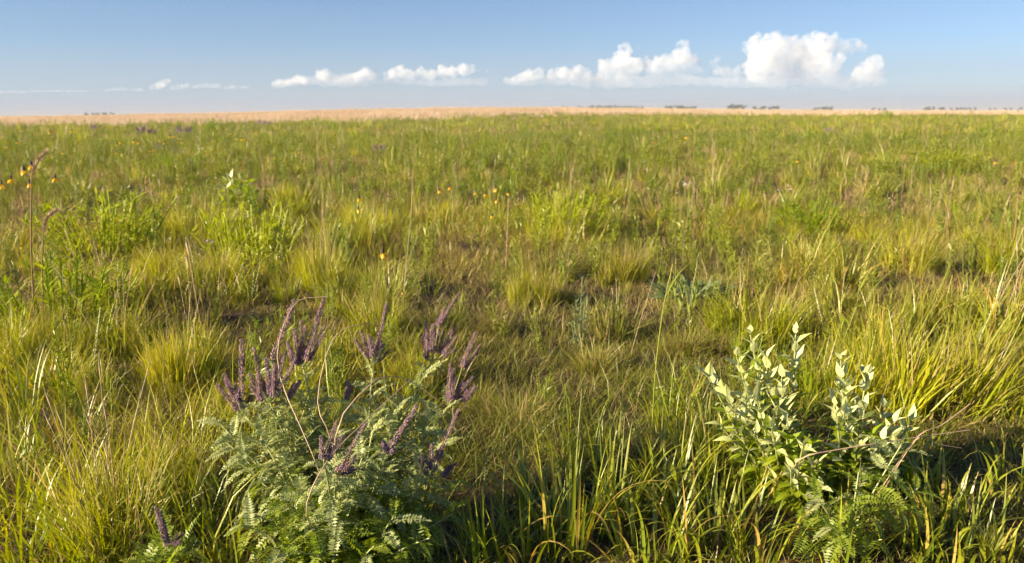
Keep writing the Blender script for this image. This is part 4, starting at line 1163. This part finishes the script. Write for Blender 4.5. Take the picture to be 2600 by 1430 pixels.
for i, (px, py, wp, lab) in enumerate([(365, 352, 30, 'far purple flowered shrub left of a close pair'), (388, 352, 24, 'far purple flowered shrub right in a close pair'), (468, 356, 34, 'far purple flowered shrub among yellow blooms'), (660, 312, 22, 'farthest purple flowered shrub near the tan grass'), (680, 312, 18, 'farthest purple shrub just right of its twin'),
      (415, 392, 30, 'low purple patch below the yellow blooms'), (445, 398, 24, 'faint purple patch right of the low one'), (250, 345, 26, 'dark purple shrub at far left'), (965, 400, 34, 'greyish dark shrub with withered spikes in the meadow'), (705, 370, 16, 'tiny purple shrub in the far meadow'), (2100, 345, 20, 'small purple shrub far out on the right')]):
    b = ground(px, py); w = wp * (b - CAM_P).length / FPX
    root = empty('far_lead_plant', b); tag(root, lab, 'shrub')
    for nm, me in (('foliage', FL_LEAF), ('flower_spikes', FL_SP)):
        o = ob(nm, me, root); o.matrix_local = Matrix.Rotation(i, 4, 'Z') @ Matrix.Scale(w * .95, 4); o['hue'] = .2; o['dry'] = 0.0

# ------------------------------------------------------------------ trees on the far horizon
def crown_fn(tall):
    def fn(acc, rng):
        for c in range(9):
            a = rng.uniform(0, 6.28); r = .32 * math.sqrt(rng.uniform()); cz = rng.uniform(.35, .85)
            cr = rng.uniform(.14, .24)
            n = 60
            d = rng.normal(0, 1, (n, 3)); d /= np.linalg.norm(d, axis=1)[:, None]
            p = np.array([r * math.cos(a), r * math.sin(a), cz]) + d * cr * rng.uniform(.5, 1, n)[:, None] * np.array([1, 1, .8])
            s = rng.uniform(.03, .06, n)[:, None]
            t1 = np.cross(d, rng.normal(0, 1, (n, 3))); t1 /= np.linalg.norm(t1, axis=1)[:, None]; t2 = np.cross(d, t1)
            v = np.stack([p - t1 * s, p - t2 * s * .7, p + t1 * s, p + t2 * s * .7], axis=1).reshape(-1, 3)
            cc = np.repeat(np.stack([rng.uniform(0, 1, n), np.full(n, .5), np.zeros(n)], axis=1), 4, axis=0)
            acc.add(v, np.arange(4 * n).reshape(n, 4), cc)
    return fn
CROWN = [mesh_of('crown', crown_fn(0), M_crown, 400 + i) for i in range(4)]
def trunk_fn(acc, rng):
    tube(acc, [Vector((0, 0, -.05)), Vector((.01, 0, .25)), Vector((.02, .01, .6))], [.035, .028, .012], 6)
    for k in range(5):
        a = k * 1.3; b = Vector((.01, 0, .25 + .06 * k)); tube(acc, [b, b + Vector((.12 * math.cos(a), .12 * math.sin(a), .12)), b + Vector((.22 * math.cos(a), .22 * math.sin(a), .22))], [.015, .01, .004], 4)
TRUNK = mesh_of('trunk', trunk_fn, M_bark, 410)
TREES = []
def horizon_y(px): return 287 - (px - 1300) * math.tan(-ROLL) - 0
def ridge_top(px):       # what the photograph shows as the tan skyline
    return np.interp(px, [0, 250, 600, 1000, 1300, 1600, 1850, 2300, 2600], [296, 291, 284, 277, 271.5, 271.5, 274, 278, 280])
rr = random.Random(4)
def tree_run(x0, x1, n, hpx, D, grp):
    for k in range(n):
        px = x0 + (x1 - x0) * (k + .5) / n + rr.uniform(-3, 3)
        top = float(ridge_top(px)) - hpx * rr.uniform(.6, 1.15)
        TREES.append((px, top, D + rr.uniform(-60, 60), grp))
tree_run(1380, 1500, 7, 3, 900, 'low far trees over the crest in the middle'); tree_run(1500, 1570, 6, 6, 900, 'low far trees over the crest in the middle'); tree_run(1570, 1640, 5, 4, 900, 'low far trees over the crest in the middle')
tree_run(1690, 1770, 7, 6, 900, 'far trees just right of the middle'); tree_run(1849, 1890, 5, 9, 860, 'dark far trees between the tallest clouds'); tree_run(1912, 1975, 5, 8, 880, 'far trees under the big cloud')
tree_run(2065, 2115, 5, 7, 900, 'far trees at the right'); tree_run(2215, 2250, 3, 5, 900, 'far low trees toward the right'); tree_run(2345, 2400, 5, 8, 900, 'far trees near the right end'); tree_run(2410, 2480, 6, 7, 900, 'far trees near the right end'); tree_run(2500, 2600, 5, 3, 950, 'low far trees at the right edge')
tree_run(216, 290, 6, 4, 700, 'low far trees at the left')
for i, (px, top, D, grp) in enumerate(TREES):
    d = px_ray(px, 287); t = px_at(px, top, D)
    gz = float(H(t.x, t.y)); h = max(4.0, t.z - gz)
    root = empty('far_tree', (t.x, t.y, gz)); tag(root, 'one of the ' + grp, 'tree', grp)
    w = min(h * 1.15, 9) * rr.uniform(.8, 1.2)
    for nm, me in (('trunk', TRUNK), ('crown', CROWN[i % 4])):
        o = ob(nm, me, root); o.matrix_local = Matrix.Rotation(i * 1.7, 4, 'Z') @ Matrix.Diagonal((w, w, h, 1)); o['hue'] = rr.random(); o['dry'] = 0.0
# ------------------------------------------------------------------ ground cover that nobody could count
def p_mid(W, spread, L, n):
    return lambda acc, rng: blades(acc, rng, n, spread, L, W, (.05, .7), (.2, 1.5), 4, dry=.14, radial=.5)
MP = [proto('meadow_shape', p_mid((.005, .010), .18, (.07, .22), 46), M_turf, 60 + i) for i in range(4)]
MT = [proto('meadow_tuft_shape', tus_fine(70, .6, 1.2, .1, (.022, .045), .22), m_, 64 + i) for i, m_ in enumerate([M_fine, M_forb, M_broad, M_fine, M_turf, M_bushy])]
FP = [proto('far_shape', p_mid((.016, .028), .45, (.12, .32), 52), M_turf, 70 + i) for i in range(4)]
FT = [proto('far_tuft_shape', tus_fine(60, .6, 1.2, .1, (.04, .08), .25), m_, 174 + i) for i, m_ in enumerate([M_fine, M_bushy, M_forb, M_fine, M_turf])]
def p_forb(acc, rng):
    for _ in range(5):
        a = rng.uniform(0, 6.28); r = rng.uniform(0, .07); h = rng.uniform(.15, .42)
        b = Vector((r * math.cos(a), r * math.sin(a), 0)); e = b + Vector((.15 * h * rng.normal(), .15 * h * rng.normal(), h))
        tube(acc, [b, b.lerp(e, .5), e], .003, 3, (.4, .5, .1))
        for q in np.linspace(.15, 1, 11):
            p = b.lerp(e, q)
            blades(acc, rng, 2, base=np.array([[p.x, p.y]] * 2), L=(.03, .07), W=(.010, .02), tilt=(.5, 1.2), bend=(.1, .9), k=2, z0=p.z, dry=.05)
FB = [proto('forb_shape', p_forb, M_forb, 80 + i) for i in range(5)]
BB = [proto('weed_shape', upright, M_forb, 86 + i) for i in range(3)] + [proto('weed_shape', tus_fine(150, .5, 1.1, .1, (.02, .04)), M_fine, 83 + i) for i in range(3)]
TN = [proto('tan_shape', p_mid((.025, .045), .6, (.45, .85), 60), M_tan, 90 + i) for i in range(4)]
def p_stalk(acc, rng):
    for _ in range(3):
        a = rng.uniform(0, 6.28); r = rng.uniform(0, .1); h = rng.uniform(.5, 1.0)
        b = Vector((r * math.cos(a), r * math.sin(a), 0)); e = b + Vector((.08 * h * rng.normal(), .08 * h * rng.normal(), h))
        tube(acc, [b, b.lerp(e, .5), e], [.003, .0022, .0015], 3, (rng.uniform(), .5, .4))
        tube(acc, [b.lerp(e, .82), b.lerp(e, .92), e], [.002, .006, .001], 3, (rng.uniform(), .5, .8))
SK = [proto('stalk_shape', p_stalk, M_red, 95 + i) for i in range(4)]

rng = np.random.default_rng(3)
def do(name, r0, r1, dens, protos, s0, s1, label, cat, seed, keep=True, tilt=.12, dryk=1.0, hueo=21, bare=.0, edge=None, az=AZ, dadd=0.0):
    rg = np.random.default_rng(seed)
    x, y = sector(rg, r0, r1, dens, az)
    ok = np.ones(len(x), bool)
    if keep: ok &= keep_off(x, y)
    if bare: ok &= bare_map(x, y) + rg.normal(0, .04, len(x)) > bare
    if edge is not None: ok &= edge(x, y, rg)
    x, y = x[ok], y[ok]
    P, rot, s = lay(rg, x, y, s0, s1, tilt)
    n = len(x)
    s[:, 2] *= .55 + .9 * np.where(np.hypot(x, y) < 30, vnoise(x, y, 1.1, 71), vnoise(x, y, 4.0, 72))
    d = np.clip(dry_map(x, y) * dryk + dadd + rg.normal(0, .1, n), 0, 1)
    h = np.clip(hue_map(x, y, hueo) + rg.normal(0, .15, n), 0, 1)
    return scatter(name, P, rot, s, d, h, protos, label, cat, seed)

def tan_edge(x, y):            # where the green meadow gives way to tan grass
    az = np.arctan2(x, y)
    return 106 + 38 * sstep(-.35, .15, az) + 30 * sstep(.2, .5, az) + 14 * (fnoise(x, y, 14, 51) - .5)
green = lambda x, y, rg: np.hypot(x, y) < tan_edge(x, y) + rg.normal(0, 7, len(x))
tan = lambda x, y, rg: np.hypot(x, y) > tan_edge(x, y) + rg.normal(0, 7, len(x))

def carpet(name, r0, r1, dens, per, k, spread, L, W, tilt, bend, mat, label, cat, seed, bare, dry, z0, radial=.4, dryk=1.0, az=rad(41)):
    """close ground cover as one mesh: blades in loose clumps"""
    rg = np.random.default_rng(seed)
    x, y = sector(rg, r0, r1, dens, az)
    if bare:
        ok = bare_map(x, y) + rg.normal(0, .04, len(x)) > bare; x, y = x[ok], y[ok]
    if L[1] > .3:
        ok = tall_ok(x, y); x, y = x[ok], y[ok]
    n = len(x) * per
    cx, cy = np.repeat(x, per), np.repeat(y, per)
    a = rg.uniform(0, 6.283, n); r = spread * np.sqrt(rg.uniform(0, 1, n))
    bx, by = cx + r * np.cos(a), cy + r * np.sin(a)
    az_ = np.where(rg.uniform(0, 1, n) < radial, a + rg.normal(0, .5, n), rg.uniform(0, 6.283, n))
    big = np.repeat(.45 + 1.1 * vnoise(x, y, .7, 61), per)
    acc = Acc()
    blades(acc, rg, n, base=np.stack([bx, by], axis=1), az=az_, L=L, W=W, tilt=tilt, bend=bend, k=k, dry=dry, z0=(H(bx, by) + z0)[:, None], wob=.4, grow=big)
    c = acc.c[0].reshape(n, -1, 3)
    hu = np.clip(hue_map(cx, cy) + rg.normal(0, .12, n), 0, 1); dr = np.clip(dry_map(cx, cy) * dryk, 0, 1)
    rd = c[:, :, 0]
    c[:, :, 2] = np.clip(c[:, :, 2] + dr[:, None] * (.35 + rd), 0, 1)
    c[:, :, 0] = (rd * .35 + hu[:, None] * .65) / .35
    o = ob(name, acc.mesh(name, mat)); tag(o, label, cat, kind='stuff')
carpet('turf_grass', 1.5, 5.2, 150, 26, 3, .10, (.06, .19), (.0022, .004), (.1, 1.0), (.4, 2.2), M_turf, 'curly short turf grass covering the near ground', 'grass', 201, .24, .11, -.01, dryk=.8)
carpet('turf_grass', 5.2, 11, 80, 22, 2, .11, (.07, .20), (.0042, .007), (.1, .9), (.4, 1.6), M_turf, 'short turf grass covering the ground in the middle distance', 'grass', 202, .23, .10, -.01, dryk=.8)
carpet('tall_turf_grass', 2.0, 5.4, 30, 18, 4, .09, (.14, .36), (.0035, .0065), (.05, .7), (.2, 1.6), M_fine, 'taller fine grass standing in the near turf', 'grass', 211, .57, .14, -.01, dryk=.6)
carpet('tall_turf_grass', 5.4, 11, 22, 16, 3, .13, (.16, .40), (.006, .010), (.05, .7), (.2, 1.5), M_fine, 'taller fine grass standing in the mid turf', 'grass', 212, .58, .14, -.01, dryk=.6)
carpet('dead_thatch', 1.5, 9, 44, 20, 2, .13, (.06, .2), (.002, .0042), (1.1, 1.55), (-.2, .3), M_thatch, 'brown dead thatch lying between the grasses', 'thatch', 203, 0, .5, .008)
do('meadow_tufts', 10.5, 34, 2.3, MT, .12, .58, 'taller yellow green tufts in the middle distance', 'grass', 215, False, dryk=.3, bare=.46)
do('meadow_tufts', 34, 140, .42, FT, .22, .85, 'taller yellow green tufts of the far meadow', 'grass', 216, False, dryk=.2, bare=.42, edge=green)
do('meadow_grass', 9, 32, 15, MP, .6, 1.25, 'mixed green and straw meadow grass in the middle distance', 'grass', 204, False, dryk=1.0, dadd=.16, bare=.27)
do('meadow_grass', 30, 178, 2.2, FP, .6, 1.25, 'far green meadow grass running up to the tan band', 'grass', 205, False, dryk=.8, dadd=.10, edge=green)
do('meadow_forbs', 3.2, 14, 5, FB, .6, 1.1, 'leafy weeds mixed into the nearer grass', 'weeds', 206, True, dryk=.2, hueo=44)
do('meadow_forbs', 14, 45, 4, FB, .8, 1.5, 'leafy green weeds mixed into the meadow', 'weeds', 207, False, dryk=.2, hueo=44)
do('meadow_forbs', 45, 140, .25, FB, 1.4, 2.2, 'leafy green weeds of the far meadow', 'weeds', 208, False, dryk=.2, hueo=44, edge=green)
do('tall_weeds', 12, 40, .8, BB, .15, .38, 'clumps of taller leafy weeds in the meadow', 'weeds', 213, False, .05, .3)
do('tall_weeds', 40, 140, .16, BB, .28, .6, 'far clumps of taller leafy weeds', 'weeds', 214, False, .05, .2, edge=green)
do('tan_grass', 100, 330, 1.1, TN, .75, 1.15, 'band of tall tan grass along the horizon', 'grass', 209, False, edge=tan, az=rad(44))
do('seed_stalks', 4, 70, .35, SK, .6, 1.1, 'thin reddish seed stalks standing above the meadow', 'stalks', 210, True, .06)

# ------------------------------------------------------------------ the air
def make_haze():
    import bmesh
    bm = bmesh.new(); bmesh.ops.create_cube(bm, size=1.0)
    me = bpy.data.meshes.new('haze'); bm.to_mesh(me); bm.free()
    o = ob('haze', me); o.scale = (12600, 12600, 21); o.location = (0, 0, 8.5)
    m, nt, out = mat_new('thin_haze')
    v = nt.nodes.new('ShaderNodeVolumePrincipled')
    v.inputs['Color'].default_value = (.44, .50, .62, 1); v.inputs['Density'].default_value = .0004; v.inputs['Anisotropy'].default_value = 0
    nt.links.new(v.outputs[0], out.inputs['Volume'])
    me.materials.append(m)
    tag(o, 'thin pale evening haze over the plain', 'haze', kind='stuff')
if HAZE: make_haze()
